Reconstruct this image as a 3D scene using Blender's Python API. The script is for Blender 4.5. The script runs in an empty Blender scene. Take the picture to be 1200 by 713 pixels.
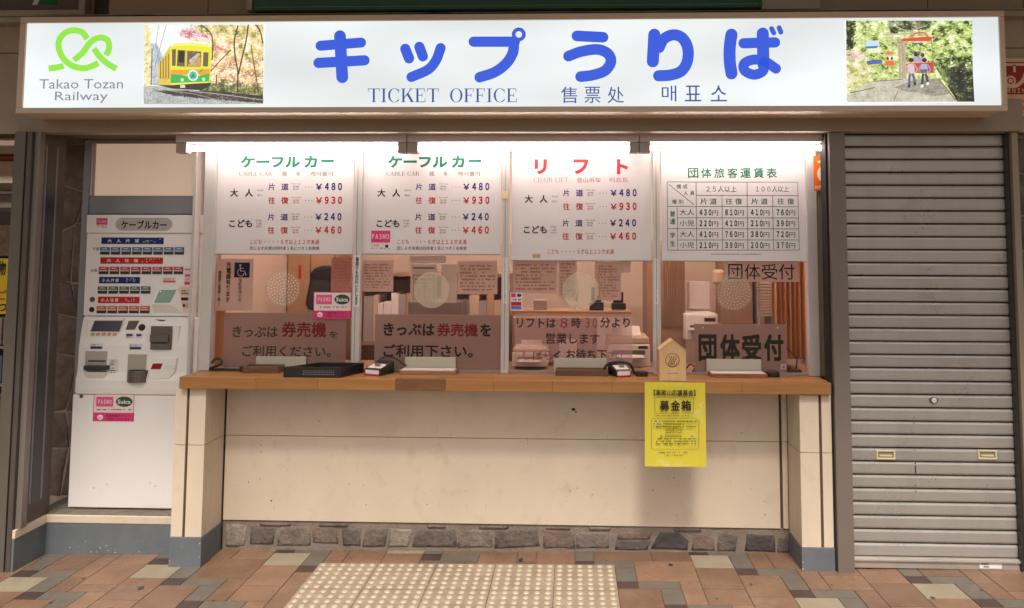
import bpy, bmesh, math, random
from mathutils import Vector, Matrix
random.seed(7)
S = bpy.context.scene
COL = S.collection
R = math.radians

# ------------------------------------------------------------------ camera
W_PX, H_PX = 1200.0, 713.0
FPX, CX, CY = 879.97, 641.65, 238.90
MR = Matrix(((0.99944423, -0.00393942, 0.03310158), (0.00165919, 0.99764059, 0.06863308), (-0.03329385, -0.06854002, 0.99709267)))
EYE = 1.6
cam_d = bpy.data.cameras.new('camera')
cam = bpy.data.objects.new('camera', cam_d); COL.objects.link(cam)
def w3(v): return Vector((v[0], v[2], -v[1]))
right, down, fwd = w3(MR[0]), w3(MR[1]), w3(MR[2])
rot = Matrix((right, -down, -fwd)).transposed()
cam.matrix_world = Matrix.Translation((0, 0, EYE)) @ rot.to_4x4()
cam_d.sensor_width = 36.0; cam_d.sensor_fit = 'HORIZONTAL'
cam_d.lens = FPX / W_PX * 36.0
cam_d.shift_x = (W_PX / 2 - CX) / W_PX
cam_d.shift_y = -(H_PX / 2 - CY) / W_PX
cam_d.clip_start = 0.05; cam_d.clip_end = 300
S.camera = cam

# ------------------------------------------------------------------ light
SUN_EL, SUN_AZ = R(59), R(4)
world = bpy.data.worlds.new('World'); S.world = world; world.use_nodes = True
nt = world.node_tree; bg = nt.nodes['Background']
sky = nt.nodes.new('ShaderNodeTexSky'); sky.sky_type = 'NISHITA'; sky.sun_disc = False
sky.sun_elevation = SUN_EL; sky.sun_rotation = math.pi + SUN_AZ; sky.dust_density = 6.0; sky.air_density = 1.0
hs = nt.nodes.new('ShaderNodeHueSaturation'); hs.inputs['Saturation'].default_value = 0.25
nt.links.new(sky.outputs[0], hs.inputs['Color'])
mx = nt.nodes.new('ShaderNodeMix'); mx.data_type = 'RGBA'; mx.blend_type = 'MULTIPLY'; mx.inputs[0].default_value = 1.0
mx.inputs[7].default_value = (1.0, 0.97, 0.92, 1)
nt.links.new(hs.outputs[0], mx.inputs[6]); nt.links.new(mx.outputs[2], bg.inputs[0])
bg.inputs[1].default_value = 0.115
sd = bpy.data.lights.new('sun', 'SUN'); sd.energy = 3.2; sd.angle = R(11); sd.color = (1.0, 0.915, 0.80)
sun = bpy.data.objects.new('sun', sd); COL.objects.link(sun)
sdir = Vector((math.sin(SUN_AZ) * math.cos(SUN_EL), -math.cos(SUN_AZ) * math.cos(SUN_EL), math.sin(SUN_EL)))
sun.rotation_euler = sdir.to_track_quat('Z', 'Y').to_euler(); sun.location = (0, -3, 8)
S.view_settings.view_transform = 'Standard'; S.view_settings.look = 'None'
S.view_settings.exposure = 0.2; S.view_settings.gamma = 1.0; S.view_settings.use_curve_mapping = False
S.render.engine = 'CYCLES'
S.cycles.use_denoising = True
S.cycles.max_bounces = 7; S.cycles.diffuse_bounces = 4; S.cycles.glossy_bounces = 3; S.cycles.transparent_max_bounces = 10
S.cycles.sample_clamp_indirect = 6.0; S.cycles.blur_glossy = 1.0

TUBE_E = 19.5      # emission of the window tubes
SIGN_E = 0.72     # backlit sign face
OFFICE_E = 105.0    # office ceiling tube

# ------------------------------------------------------------------ measuring
MI = MR.transposed()
def ray(px, py): return MI @ Vector(((px - CX) / FPX, (py - CY) / FPX, 1.0))
def W(px, py, Y):
    d = ray(px, py); t = Y / d[2]; return d[0] * t, EYE - d[1] * t
def G(px, py, Z):
    d = ray(px, py); t = (EYE - Z) / d[1]; return d[0] * t, d[2] * t
def RC(x0, y0, x1, y1, Y):
    a, b, c, d = W(x0, y0, Y), W(x1, y0, Y), W(x1, y1, Y), W(x0, y1, Y)
    return (a[0] + d[0]) / 2, (b[0] + c[0]) / 2, (c[1] + d[1]) / 2, (a[1] + b[1]) / 2   # X0 X1 Z0 Z1
def gz(x): return 0.03 + 0.011 * x

# ------------------------------------------------------------------ materials
def lin(c):
    return tuple(((v / 255) / 12.92 if v / 255 <= 0.04045 else ((v / 255 + 0.055) / 1.055) ** 2.4) for v in c)
MATS = {}
def mat(name, col, rough=0.5, metal=0.0, var=0.0, scale=6.0, bump=0.0, bscale=60.0, spec=0.5, tone=0.0, stretch=None, stain_sheen=None, stain_sheen_amt=0.0, stain_sheen_scale=3.0, rvar=0.0):
    """Principled material: base colour with noise variation, per-object tone, relief, and stains or painted sheen."""
    m = bpy.data.materials.new(name); m.use_nodes = True; MATS[name] = m
    n = m.node_tree.nodes; l = m.node_tree.links; b = n['Principled BSDF']
    b.inputs['Roughness'].default_value = rough; b.inputs['Metallic'].default_value = metal
    b.inputs['Specular IOR Level'].default_value = spec
    c = (*col, 1)
    geo = n.new('ShaderNodeNewGeometry'); mp = n.new('ShaderNodeMapping')
    l.new(geo.outputs['Position'], mp.inputs['Vector'])
    if stretch: mp.inputs['Scale'].default_value = stretch
    out = None
    if var or tone:
        no = n.new('ShaderNodeTexNoise'); no.inputs['Scale'].default_value = scale; no.inputs['Detail'].default_value = 6
        no.inputs['Roughness'].default_value = 0.6
        l.new(mp.outputs[0], no.inputs['Vector'])
        mr = n.new('ShaderNodeMapRange'); mr.inputs['From Min'].default_value = 0.3; mr.inputs['From Max'].default_value = 0.7
        mr.inputs['To Min'].default_value = 1 - var; mr.inputs['To Max'].default_value = 1 + var
        l.new(no.outputs['Fac'], mr.inputs['Value'])
        val = mr.outputs[0]
        if tone:
            oi = n.new('ShaderNodeObjectInfo'); m2 = n.new('ShaderNodeMapRange')
            m2.inputs['To Min'].default_value = 1 - tone; m2.inputs['To Max'].default_value = 1 + tone
            l.new(oi.outputs['Random'], m2.inputs['Value'])
            mu = n.new('ShaderNodeMath'); mu.operation = 'MULTIPLY'; l.new(val, mu.inputs[0]); l.new(m2.outputs[0], mu.inputs[1]); val = mu.outputs[0]
        vm = n.new('ShaderNodeVectorMath'); vm.operation = 'SCALE'; vm.inputs[0].default_value = col
        l.new(val, vm.inputs['Scale']); out = vm.outputs[0]
    if stain_sheen:
        ns = n.new('ShaderNodeTexNoise'); ns.inputs['Scale'].default_value = stain_sheen_scale; ns.inputs['Detail'].default_value = 9; ns.inputs['Roughness'].default_value = 0.7
        l.new(mp.outputs[0], ns.inputs['Vector'])
        cr = n.new('ShaderNodeMapRange'); cr.inputs['From Min'].default_value = 0.55; cr.inputs['From Max'].default_value = 0.72
        cr.inputs['To Max'].default_value = stain_sheen_amt; l.new(ns.outputs['Fac'], cr.inputs['Value'])
        mi = n.new('ShaderNodeMix'); mi.data_type = 'RGBA'; l.new(cr.outputs[0], mi.inputs[0])
        if out: l.new(out, mi.inputs[6])
        else: mi.inputs[6].default_value = c
        mi.inputs[7].default_value = (*stain_sheen, 1); out = mi.outputs[2]
    if out: l.new(out, b.inputs['Base Color'])
    else: b.inputs['Base Color'].default_value = c
    if rvar:
        nr = n.new('ShaderNodeTexNoise'); nr.inputs['Scale'].default_value = 4.5; nr.inputs['Detail'].default_value = 7; nr.inputs['Roughness'].default_value = 0.65; l.new(geo.outputs['Position'], nr.inputs['Vector'])
        rr = n.new('ShaderNodeMapRange'); rr.inputs['From Min'].default_value = 0.35; rr.inputs['From Max'].default_value = 0.65; rr.inputs['To Min'].default_value = max(0.05, rough - rvar); rr.inputs['To Max'].default_value = rough + rvar
        l.new(nr.outputs['Fac'], rr.inputs['Value']); l.new(rr.outputs[0], b.inputs['Roughness'])
    if bump:
        nb = n.new('ShaderNodeTexNoise'); nb.inputs['Scale'].default_value = bscale; nb.inputs['Detail'].default_value = 5
        l.new(mp.outputs[0], nb.inputs['Vector'])
        bp = n.new('ShaderNodeBump'); bp.inputs['Strength'].default_value = bump; bp.inputs['Distance'].default_value = 0.01
        l.new(nb.outputs['Fac'], bp.inputs['Height']); l.new(bp.outputs[0], b.inputs['Normal'])
    return m
def emat(name, col, strength, base=(0.5, 0.5, 0.5)):
    m = bpy.data.materials.new(name); m.use_nodes = True; MATS[name] = m
    b = m.node_tree.nodes['Principled BSDF']
    b.inputs['Base Color'].default_value = (*base, 1); b.inputs['Roughness'].default_value = 0.35
    b.inputs['Emission Color'].default_value = (*col, 1); b.inputs['Emission Strength'].default_value = strength
    return m
_pc = {}
def ink(rgb, rough=0.5):
    k = ('ink', rgb, rough)
    if k not in _pc: _pc[k] = mat('print_ink', lin(rgb), rough, spec=0.3)
    return _pc[k]
def glow(rgb, e=1.0):
    k = ('glow', rgb, e)
    if k not in _pc: _pc[k] = emat('backlit_print', lin(rgb), e, base=(0.02, 0.02, 0.02))
    return _pc[k]

M_alu = mat('aluminium', (0.31, 0.28, 0.26), 0.42, 0.25, var=0.08, scale=5, stretch=(1, 1, 0.2))
M_alu_w = mat('pale_aluminium', (0.60, 0.56, 0.54), 0.38, 0.15, var=0.05, scale=5)
M_alu_b = mat('blue_grey_aluminium', (0.27, 0.27, 0.285), 0.4, 0.3, var=0.08, scale=5)
M_post = mat('brown_grey_steel', (0.175, 0.142, 0.122), 0.5, 0.1, var=0.07, scale=4, stretch=(1, 1, 0.3))
M_postg = mat('olive_grey_steel', (0.115, 0.102, 0.08), 0.5, 0.1, var=0.08, scale=4, stretch=(1, 1, 0.3))
M_black = mat('black_gap', (0.012, 0.011, 0.01), 0.8)
M_beige = mat('beige_wall_panel', (0.36, 0.285, 0.205), 0.6, var=0.08, scale=2.5, bump=0.05, bscale=30, stain_sheen=(0.16, 0.11, 0.07), stain_sheen_amt=0.35, stain_sheen_scale=2.2)
M_lintel = mat('beige_painted_lintel', (0.27, 0.215, 0.155), 0.5, var=0.05, scale=2.0, stain_sheen=(0.15, 0.10, 0.06), stain_sheen_amt=0.25, stain_sheen_scale=3.0)
M_ledge = mat('weathered_ledge_metal', (0.34, 0.30, 0.235), 0.5, 0.2, var=0.2, scale=9, stretch=(0.3, 1, 1), stain_sheen=(0.03, 0.018, 0.01), stain_sheen_amt=0.95, stain_sheen_scale=8.0)
M_frame = mat('sign_frame_paint', (0.58, 0.45, 0.33), 0.4, var=0.05, scale=3)
M_stone = mat('cream_cladding_stone', (0.64, 0.53, 0.415), 0.5, var=0.07, scale=2.6, bump=0.10, bscale=14, stain_sheen=(0.46, 0.36, 0.26), stain_sheen_amt=0.45, stain_sheen_scale=9.0, stretch=(1, 1, 0.75))
M_joint = mat('dark_joint_mortar', (0.10, 0.06, 0.035), 0.8, var=0.3, scale=40)
M_bpaint = mat('blue_grey_base_paint', (0.125, 0.142, 0.158), 0.5, var=0.12, scale=9, bump=0.08, bscale=40, stain_sheen=(0.42, 0.40, 0.37), stain_sheen_amt=0.0)
M_speck = mat('plaster_chip', (0.55, 0.50, 0.44), 0.8)
M_concrete = mat('worn_concrete', (0.16, 0.13, 0.10), 0.8, var=0.25, scale=18, bump=0.3, bscale=60)
M_mortar = mat('rubble_mortar', (0.205, 0.16, 0.13), 0.9, var=0.2, scale=14, bump=0.5, bscale=90)
M_rubble = [mat('rubble_stone_' + n, c, 0.75, var=0.3, scale=14, bump=0.9, bscale=45, stain_sheen=s, stain_sheen_amt=0.55, stain_sheen_scale=16)
            for n, c, s in (('dark', (0.12, 0.092, 0.08), (0.24, 0.19, 0.17)), ('brown', (0.165, 0.115, 0.09), (0.09, 0.065, 0.06)),
                            ('pale', (0.25, 0.205, 0.165), (0.20, 0.15, 0.12)), ('black', (0.06, 0.048, 0.048), (0.09, 0.08, 0.085)), ('mixed', (0.17, 0.13, 0.11), (0.30, 0.22, 0.18)))]
M_veneer = mat('brown_stone_veneer', (0.11, 0.075, 0.056), 0.55, var=0.4, scale=12, bump=1.0, bscale=22, tone=0.25, stain_sheen=(0.24, 0.18, 0.14), stain_sheen_amt=0.5, stain_sheen_scale=9)
M_jamb = mat('dull_grey_jamb_metal', (0.20, 0.172, 0.155), 0.42, 0.25, var=0.12, scale=5, stretch=(1, 1, 0.2))
M_jambb = mat('blue_grey_channel_metal', (0.20, 0.20, 0.215), 0.4, 0.3, var=0.08, scale=5)
M_jambd = mat('dark_brown_jamb_metal', (0.085, 0.068, 0.058), 0.5, 0.1, var=0.1, scale=4)
M_veneer_j = mat('veneer_joint', (0.26, 0.20, 0.16), 0.85, var=0.2, scale=25)
M_wood = mat('varnished_counter_wood', (0.33, 0.150, 0.048), 0.38, var=0.16, scale=9, stretch=(0.35, 5, 5), tone=0.09, bump=0.03, bscale=60)
M_wood_d = mat('dark_wood_stave', (0.17, 0.078, 0.034), 0.35, var=0.25, scale=12, stretch=(0.6, 4, 4))
M_box = mat('pale_plywood', (0.62, 0.40, 0.19), 0.5, var=0.10, scale=8, stretch=(5, 5, 0.5))
M_mach = mat('cream_machine_enamel', (0.86, 0.82, 0.80), 0.32, var=0.025, scale=3, stain_sheen=(0.5, 0.42, 0.35), stain_sheen_amt=0.12, stain_sheen_scale=2)
M_mach2 = mat('cream_machine_plastic', (0.85, 0.81, 0.77), 0.28)
M_mgrey = mat('grey_machine_metal', (0.16, 0.145, 0.125), 0.35, 0.5)
M_mdark = mat('dark_machine_plastic', (0.035, 0.033, 0.032), 0.3)
M_plastic = mat('black_plastic', (0.016, 0.015, 0.016), 0.35)
M_rubber = mat('black_rubber_cable', (0.02, 0.019, 0.019), 0.5)
M_tcol = mat('terracotta_tile', (0.20, 0.115, 0.073), 0.34, var=0.16, scale=7, tone=0.16, bump=0.10, bscale=120, stain_sheen=(0.13, 0.085, 0.055), stain_sheen_amt=0.55, stain_sheen_scale=5, rvar=0.16)
M_tgrey = mat('grey_green_tile', (0.13, 0.11, 0.09), 0.42, var=0.12, scale=12, tone=0.06, bump=0.10, bscale=120, rvar=0.16)
M_tdark = mat('dark_brown_tile', (0.06, 0.038, 0.034), 0.45, var=0.15, scale=14, bump=0.10, bscale=120, rvar=0.16)
M_tcream = mat('cream_tile', (0.27, 0.225, 0.16), 0.42, var=0.10, scale=12, bump=0.10, bscale=120, rvar=0.16)
M_grout = mat('floor_grout', (0.11, 0.075, 0.05), 0.85, var=0.2, scale=20)
M_tact = mat('tactile_tile_pink_cream', (0.285, 0.215, 0.16), 0.5, var=0.2, scale=12, bump=0.08, bscale=100, tone=0.04, rvar=0.16)
M_dome = mat('tactile_dome_cream', (0.42, 0.36, 0.265), 0.4, var=0.08, scale=20)
M_panel = mat('white_acrylic_panel', (0.74, 0.70, 0.70), 0.25, var=0.01, scale=2)
M_shut = mat('shutter_slat_steel', (0.40, 0.375, 0.35), 0.40, 0.4, var=0.07, scale=4, stretch=(2.2, 1, 0.5), tone=0.04, bump=0.12, bscale=5, stain_sheen=(0.27, 0.24, 0.215), stain_sheen_amt=0.35, stain_sheen_scale=4, rvar=0.16)
M_shut_b = mat('shutter_bottom_rail', (0.46, 0.41, 0.37), 0.35, 0.45, var=0.08, scale=6)
M_brass = mat('pale_brass', (0.80, 0.70, 0.44), 0.35, 0.3)
M_chrome = mat('chrome', (0.7, 0.7, 0.7), 0.15, 1.0)
M_white = mat('white_plastic', (0.75, 0.72, 0.69), 0.4)
M_paper = mat('white_paper', (0.72, 0.66, 0.61), 0.8, var=0.04, scale=12)
M_paperp = mat('pinkish_paper', (0.78, 0.62, 0.56), 0.8, var=0.06, scale=8)
M_board = mat('translucent_notice_board', (0.30, 0.17, 0.14), 0.5, var=0.05, scale=3)
M_flap = mat('pale_green_hatch_plastic', (0.50, 0.46, 0.37), 0.4)
M_tray = mat('dark_wooden_tray', (0.14, 0.07, 0.035), 0.45, var=0.25, scale=14, stretch=(0.4, 3, 3))
M_tray_l = mat('brown_leather_tray', (0.36, 0.19, 0.09), 0.5, var=0.1, scale=14)
M_yellow = mat('yellow_laminated_poster', (0.60, 0.51, 0.05), 0.14, var=0.05, scale=5, bump=0.2, bscale=9, stain_sheen=(0.74, 0.70, 0.42), stain_sheen_amt=0.75, stain_sheen_scale=7)  # pale patches painted in for tube reflections on the laminate
M_room = mat('office_wall_paint', (0.70, 0.57, 0.46), 0.8, var=0.06, scale=1.5)
M_rfloor = mat('office_floor_vinyl', (0.25, 0.17, 0.12), 0.6, var=0.08, scale=4)
M_cup = mat('brown_cabinet_laminate', (0.33, 0.20, 0.125), 0.5, var=0.12, scale=6, stretch=(3, 1, 0.4))
M_cab = mat('grey_office_cabinet', (0.36, 0.30, 0.25), 0.5, var=0.05, scale=3, tone=0.15)
M_curt = mat('orange_brown_curtain', (0.55, 0.25, 0.10), 0.85, var=0.1, scale=6, stretch=(6, 1, 0.4))
M_jacket = mat('navy_chair_fabric', (0.025, 0.022, 0.03), 0.9, var=0.2, scale=30)
M_files = [mat('file_spine_' + n, c, 0.6, var=0.05, scale=8) for n, c in (('cream', (0.60, 0.46, 0.33)), ('tan', (0.45, 0.28, 0.16)), ('grey', (0.36, 0.33, 0.31)), ('brown', (0.25, 0.14, 0.09)), ('white', (0.84, 0.79, 0.76)))]
M_tube = emat('fluorescent_tube_glow', (1.0, 0.86, 0.81), TUBE_E, (0.8, 0.8, 0.8))
M_lampb = mat('lamp_bracket_enamel', (0.36, 0.30, 0.27), 0.4, 0.1)
M_otube = emat('office_tube_glow', (1.0, 0.86, 0.80), OFFICE_E, (0.8, 0.8, 0.8))
M_lampw = mat('lamp_housing_enamel', (0.55, 0.47, 0.44), 0.35, 0.1)
M_back = emat('backlit_transom_panel', (0.80, 0.56, 0.42), 0.32, (0.6, 0.45, 0.35))
M_green = mat('green_sign_face', (0.012, 0.085, 0.045), 0.3)
M_shade_roof = mat('canopy_soffit_paint', (0.45, 0.40, 0.34), 0.7, var=0.05, scale=2)  # only for the unseen roof slab added to shade the facade

def sign_face_mat():
    m = bpy.data.materials.new('backlit_sign_acrylic'); m.use_nodes = True
    n = m.node_tree.nodes; l = m.node_tree.links; b = n['Principled BSDF']
    b.inputs['Base Color'].default_value = (0.3, 0.3, 0.3, 1); b.inputs['Roughness'].default_value = 0.35
    g = n.new('ShaderNodeTexCoord'); no = n.new('ShaderNodeTexNoise'); no.inputs['Scale'].default_value = 1.3; no.inputs['Detail'].default_value = 1
    mp = n.new('ShaderNodeMapping'); mp.inputs['Scale'].default_value = (0.8, 1, 2.4)
    l.new(g.outputs['Object'], mp.inputs[0]); l.new(mp.outputs[0], no.inputs['Vector'])
    mr = n.new('ShaderNodeMapRange'); mr.inputs['From Min'].default_value = 0.3; mr.inputs['From Max'].default_value = 0.7
    mr.inputs['To Min'].default_value = SIGN_E * 0.86; mr.inputs['To Max'].default_value = SIGN_E * 1.12
    l.new(no.outputs['Fac'], mr.inputs['Value'])
    b.inputs['Emission Color'].default_value = (0.90, 0.97, 0.985, 1)
    l.new(mr.outputs[0], b.inputs['Emission Strength'])
    return m
M_signface = sign_face_mat()

def glass_mat():
    m = bpy.data.materials.new('tinted_window_glass'); m.use_nodes = True
    n = m.node_tree.nodes; l = m.node_tree.links
    for x in list(n): n.remove(x)
    o = n.new('ShaderNodeOutputMaterial'); t = n.new('ShaderNodeBsdfTransparent'); g = n.new('ShaderNodeBsdfGlossy')
    t.inputs[0].default_value = (0.93, 0.865, 0.84, 1); g.inputs['Roughness'].default_value = 0.02; g.inputs[0].default_value = (1, 0.9, 0.87, 1)
    f = n.new('ShaderNodeFresnel'); f.inputs[0].default_value = 1.5
    ge = n.new('ShaderNodeNewGeometry'); iv = n.new('ShaderNodeMath'); iv.operation = 'SUBTRACT'; iv.inputs[0].default_value = 1.0; l.new(ge.outputs['Backfacing'], iv.inputs[1])
    ml = n.new('ShaderNodeMath'); ml.operation = 'MULTIPLY'; l.new(iv.outputs[0], ml.inputs[1]); l.new(f.outputs[0], ml.inputs[0])
    mi = n.new('ShaderNodeMixShader'); l.new(ml.outputs[0], mi.inputs[0]); l.new(t.outputs[0], mi.inputs[1]); l.new(g.outputs[0], mi.inputs[2]); l.new(mi.outputs[0], o.inputs[0])
    return m
M_glass = glass_mat()
def veil_mat(name, col, cover):
    """clear acrylic with a whitish scuffed surface"""
    m = bpy.data.materials.new(name); m.use_nodes = True
    n = m.node_tree.nodes; l = m.node_tree.links
    for x in list(n): n.remove(x)
    o = n.new('ShaderNodeOutputMaterial'); t = n.new('ShaderNodeBsdfTransparent'); g = n.new('ShaderNodeBsdfDiffuse')
    g.inputs[0].default_value = (*col, 1)
    mi = n.new('ShaderNodeMixShader'); mi.inputs[0].default_value = cover
    l.new(t.outputs[0], mi.inputs[1]); l.new(g.outputs[0], mi.inputs[2]); l.new(mi.outputs[0], o.inputs[0])
    return m
M_disc = veil_mat('clear_acrylic_disc', (0.75, 0.70, 0.55), 0.10)
M_disc2 = veil_mat('frosted_acrylic_disc', (0.80, 0.70, 0.54), 0.32)
M_boardt = veil_mat('smoked_notice_board', (0.46, 0.345, 0.32), 0.80)
M_clear = veil_mat('clear_film_board', (0.85, 0.66, 0.66), 0.30)

# ------------------------------------------------------------------ mesh helpers
class MB:
    def __init__(s): s.v = []; s.f = []; s.m = []; s.mats = []; s.smooth = []
    def _mi(s, m):
        if m is None: return 0
        if m not in s.mats: s.mats.append(m)
        return s.mats.index(m)
    def add(s, vs, fs, m=None, smooth=False):
        o = len(s.v); s.v += [tuple(v) for v in vs]; k = s._mi(m)
        for f in fs: s.f.append([i + o for i in f]); s.m.append(k); s.smooth.append(smooth)
        return s
    def box(s, x0, x1, y0, y1, z0, z1, m=None):
        vs = [(x0, y0, z0), (x1, y0, z0), (x1, y1, z0), (x0, y1, z0), (x0, y0, z1), (x1, y0, z1), (x1, y1, z1), (x0, y1, z1)]
        return s.add(vs, [(0, 3, 2, 1), (4, 5, 6, 7), (0, 1, 5, 4), (1, 2, 6, 5), (2, 3, 7, 6), (3, 0, 4, 7)], m)
    def prism(s, pts, a, b, axis='Y', m=None):
        """polygon pts extruded from a to b; axis Y: pts=(x,z), axis X: pts=(y,z), axis Z: pts=(x,y)"""
        n = len(pts)
        def p(q, t): return (q[0], t, q[1]) if axis == 'Y' else ((t, q[0], q[1]) if axis == 'X' else (q[0], q[1], t))
        vs = [p(q, a) for q in pts] + [p(q, b) for q in pts]
        fs = [tuple(range(n)), tuple(reversed(range(n, 2 * n)))] + [(i, i + n, (i + 1) % n + n, (i + 1) % n) for i in range(n)]
        return s.add(vs, fs, m)
    def tube(s, path, r, n=10, m=None, caps=True):
        P = [Vector(p) for p in path]; k = len(P); rs = r if isinstance(r, (list, tuple)) else [r] * k
        vs = []; fs = []; up = None
        for i, p in enumerate(P):
            t = (P[min(i + 1, k - 1)] - P[max(i - 1, 0)]).normalized()
            if up is None: up = Vector((0, 0, 1)) if abs(t.z) < .9 else Vector((1, 0, 0))
            a = t.cross(up).normalized(); b = a.cross(t).normalized(); up = b
            for j in range(n):
                q = 2 * math.pi * j / n; vs.append(p + (a * math.cos(q) + b * math.sin(q)) * rs[i])
        for i in range(k - 1):
            for j in range(n): fs.append((i * n + j, i * n + (j + 1) % n, (i + 1) * n + (j + 1) % n, (i + 1) * n + j))
        if caps: fs += [tuple(reversed(range(n))), tuple(range((k - 1) * n, k * n))]
        return s.add(vs, fs, m, True)
    def poly(s, pts, y, m=None):     # flat facing the viewer, pts=(x,z)
        a = sum(pts[i][0] * pts[(i + 1) % len(pts)][1] - pts[(i + 1) % len(pts)][0] * pts[i][1] for i in range(len(pts)))
        q = list(pts) if a > 0 else list(reversed(pts))
        return s.add([(x, y, z) for x, z in q], [tuple(range(len(q)))], m)
    def disc(s, cx, cz, rx, rz, y, n=24, m=None):
        return s.poly([(cx + rx * math.cos(2 * math.pi * i / n), cz + rz * math.sin(2 * math.pi * i / n)) for i in range(n)], y, m)
    def build(s, name, m=None, parent=None, bevel=0.0, seg=2, recalc=True):
        xs = [v[0] for v in s.v]; ys = [v[1] for v in s.v]; zs = [v[2] for v in s.v]
        c = Vector(((min(xs) + max(xs)) / 2, (min(ys) + max(ys)) / 2, min(zs)))
        me = bpy.data.meshes.new(name); me.from_pydata([(v[0] - c.x, v[1] - c.y, v[2] - c.z) for v in s.v], [], s.f)
        if s.mats:
            for q in s.mats: me.materials.append(q)
            me.polygons.foreach_set('material_index', s.m)
        elif m: me.materials.append(m)
        me.polygons.foreach_set('use_smooth', s.smooth)
        if recalc:
            bm = bmesh.new(); bm.from_mesh(me); bmesh.ops.recalc_face_normals(bm, faces=bm.faces); bm.to_mesh(me); bm.free()
        o = bpy.data.objects.new(name, me); COL.objects.link(o)
        place(o, c, parent)
        if bevel:
            b = o.modifiers.new('bevel', 'BEVEL'); b.width = bevel; b.segments = seg; b.limit_method = 'ANGLE'; b.angle_limit = R(40)
        return o
WL = {}
def place(o, c, parent=None):
    WL[o.name] = Vector(c)
    if parent is not None:
        o.parent = parent; o.location = Vector(c) - WL[parent.name]
    else: o.location = c
def tag(o, label=None, cat=None, group=None, kind=None):
    if label: o['label'] = label
    if cat: o['category'] = cat
    if group: o['group'] = group
    if kind: o['kind'] = kind
    return o
def thing(name, label, cat, loc, group=None):
    o = bpy.data.objects.new(name, None); o.empty_display_size = 0.05; COL.objects.link(o); place(o, Vector(loc)); return tag(o, label, cat, group)
def bx(name, m, parent, x0, x1, y0, y1, z0, z1, bevel=0.0, seg=2):
    return MB().box(x0, x1, y0, y1, z0, z1).build(name, m, parent, bevel, seg)
def bp(name, m, parent, px0, py0, px1, py1, Y, depth, bevel=0.0):
    """box whose front face at depth Y is measured on the photograph"""
    a, b, c, d = RC(px0, py0, px1, py1, Y)
    return bx(name, m, parent, a, b, Y, Y + depth, c, d, bevel)

# ------------------------------------------------------------------ lettering
TEXTJOBS = []   # (body, rect, Y, bold)
PRINTS = {}     # (parent, material) -> MB
def pr(parent, m, name='lettering'):
    k = (parent.name, m.name, name)
    if k not in PRINTS: PRINTS[k] = (parent, m, name, MB())
    return PRINTS[k][3]
def text(parent, m, body, px0, py0, px1, py1, Y, bold=0.0, layer=1, vertical=False, name='lettering'):
    if any(0x3000 < ord(c) < 0x9fff for c in body) or body.isdigit() or body in ('¥', 'PASMO', 'WARNING'):
        body = ''.join(chr(ord(c) + 0xfee0) if c.isascii() and c.isalnum() else ('￥' if c == '¥' else c) for c in body)
    kanji = any(ord(c) > 0x3100 for c in body)
    TEXTJOBS.append((pr(parent, m, name), body, RC(px0, py0, px1, py1, Y), Y - 0.0008 * layer, (0.0 if kanji else bold), vertical, (bold if kanji else 0.0)))
def prect(parent, m, px0, py0, px1, py1, Y, layer=1, name='print'):
    a, b, c, d = RC(px0, py0, px1, py1, Y); pr(parent, m, name).poly([(a, c), (b, c), (b, d), (a, d)], Y - 0.0008 * layer)
def ppoly(parent, m, pts, Y, layer=1, name='print'):
    pr(parent, m, name).poly([W(x, y, Y) for x, y in pts], Y - 0.0008 * layer)
def pell(parent, m, cx, cy, rx, ry, Y, layer=1, name='print', n=28):
    ppoly(parent, m, [(cx + rx * math.cos(2 * math.pi * i / n), cy + ry * math.sin(2 * math.pi * i / n)) for i in range(n)], Y, layer, name)
def smooth_path(pts, closed=False, k=8):
    if len(pts) < 3 and not closed: return [Vector(p) for p in pts]
    P = [Vector(p) for p in pts]; n = len(P); out = []
    rng = range(n if closed else n - 1)
    for i in rng:
        p0 = P[(i - 1) % n] if closed or i > 0 else P[0] * 2 - P[1]
        p1 = P[i]; p2 = P[(i + 1) % n]
        p3 = P[(i + 2) % n] if closed or i + 2 < n else P[-1] * 2 - P[-2]
        for j in range(k):
            t = j / k; out.append(0.5 * ((2 * p1) + (p2 - p0) * t + (2 * p0 - 5 * p1 + 4 * p2 - p3) * t * t + (3 * p1 - p0 - 3 * p2 + p3) * t ** 3))
    if not closed: out.append(P[-1])
    return out
def stroke(parent, m, pts, w, Y, layer=1, closed=False, cap='round', name='lettering', smooth=True, w2=None):
    """thick brush stroke drawn through pixel points"""
    P = smooth_path(pts, closed) if smooth else [Vector(p) for p in pts]
    mb = pr(parent, m, name); y = Y - 0.0008 * layer; n = len(P); L = []; Rr = []
    for i in range(n):
        a = P[(i - 1) % n] if closed or i else P[0]; b = P[(i + 1) % n] if closed or i < n - 1 else P[-1]
        t = (b - a).normalized(); q = Vector((-t.y, t.x)); ww = (w if w2 is None else w + (w2 - w) * i / (n - 1)) / 2
        L.append(P[i] + q * ww); Rr.append(P[i] - q * ww)
    for i in range(n if closed else n - 1):
        j = (i + 1) % n; mb.poly([W(*p, Y) for p in (L[i], Rr[i], Rr[j], L[j])], y)
    if cap == 'round' and not closed:
        for e, o, ww in ((P[0], P[1], w), (P[-1], P[-2], w2 or w)):
            d = (e - o).normalized(); a0 = math.atan2(d.y, d.x)
            mb.poly([W(e.x + ww / 2 * math.cos(a0 + t), e.y + ww / 2 * math.sin(a0 + t), Y) for t in [-math.pi / 2 + math.pi * i / 10 for i in range(11)]], y)
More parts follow.
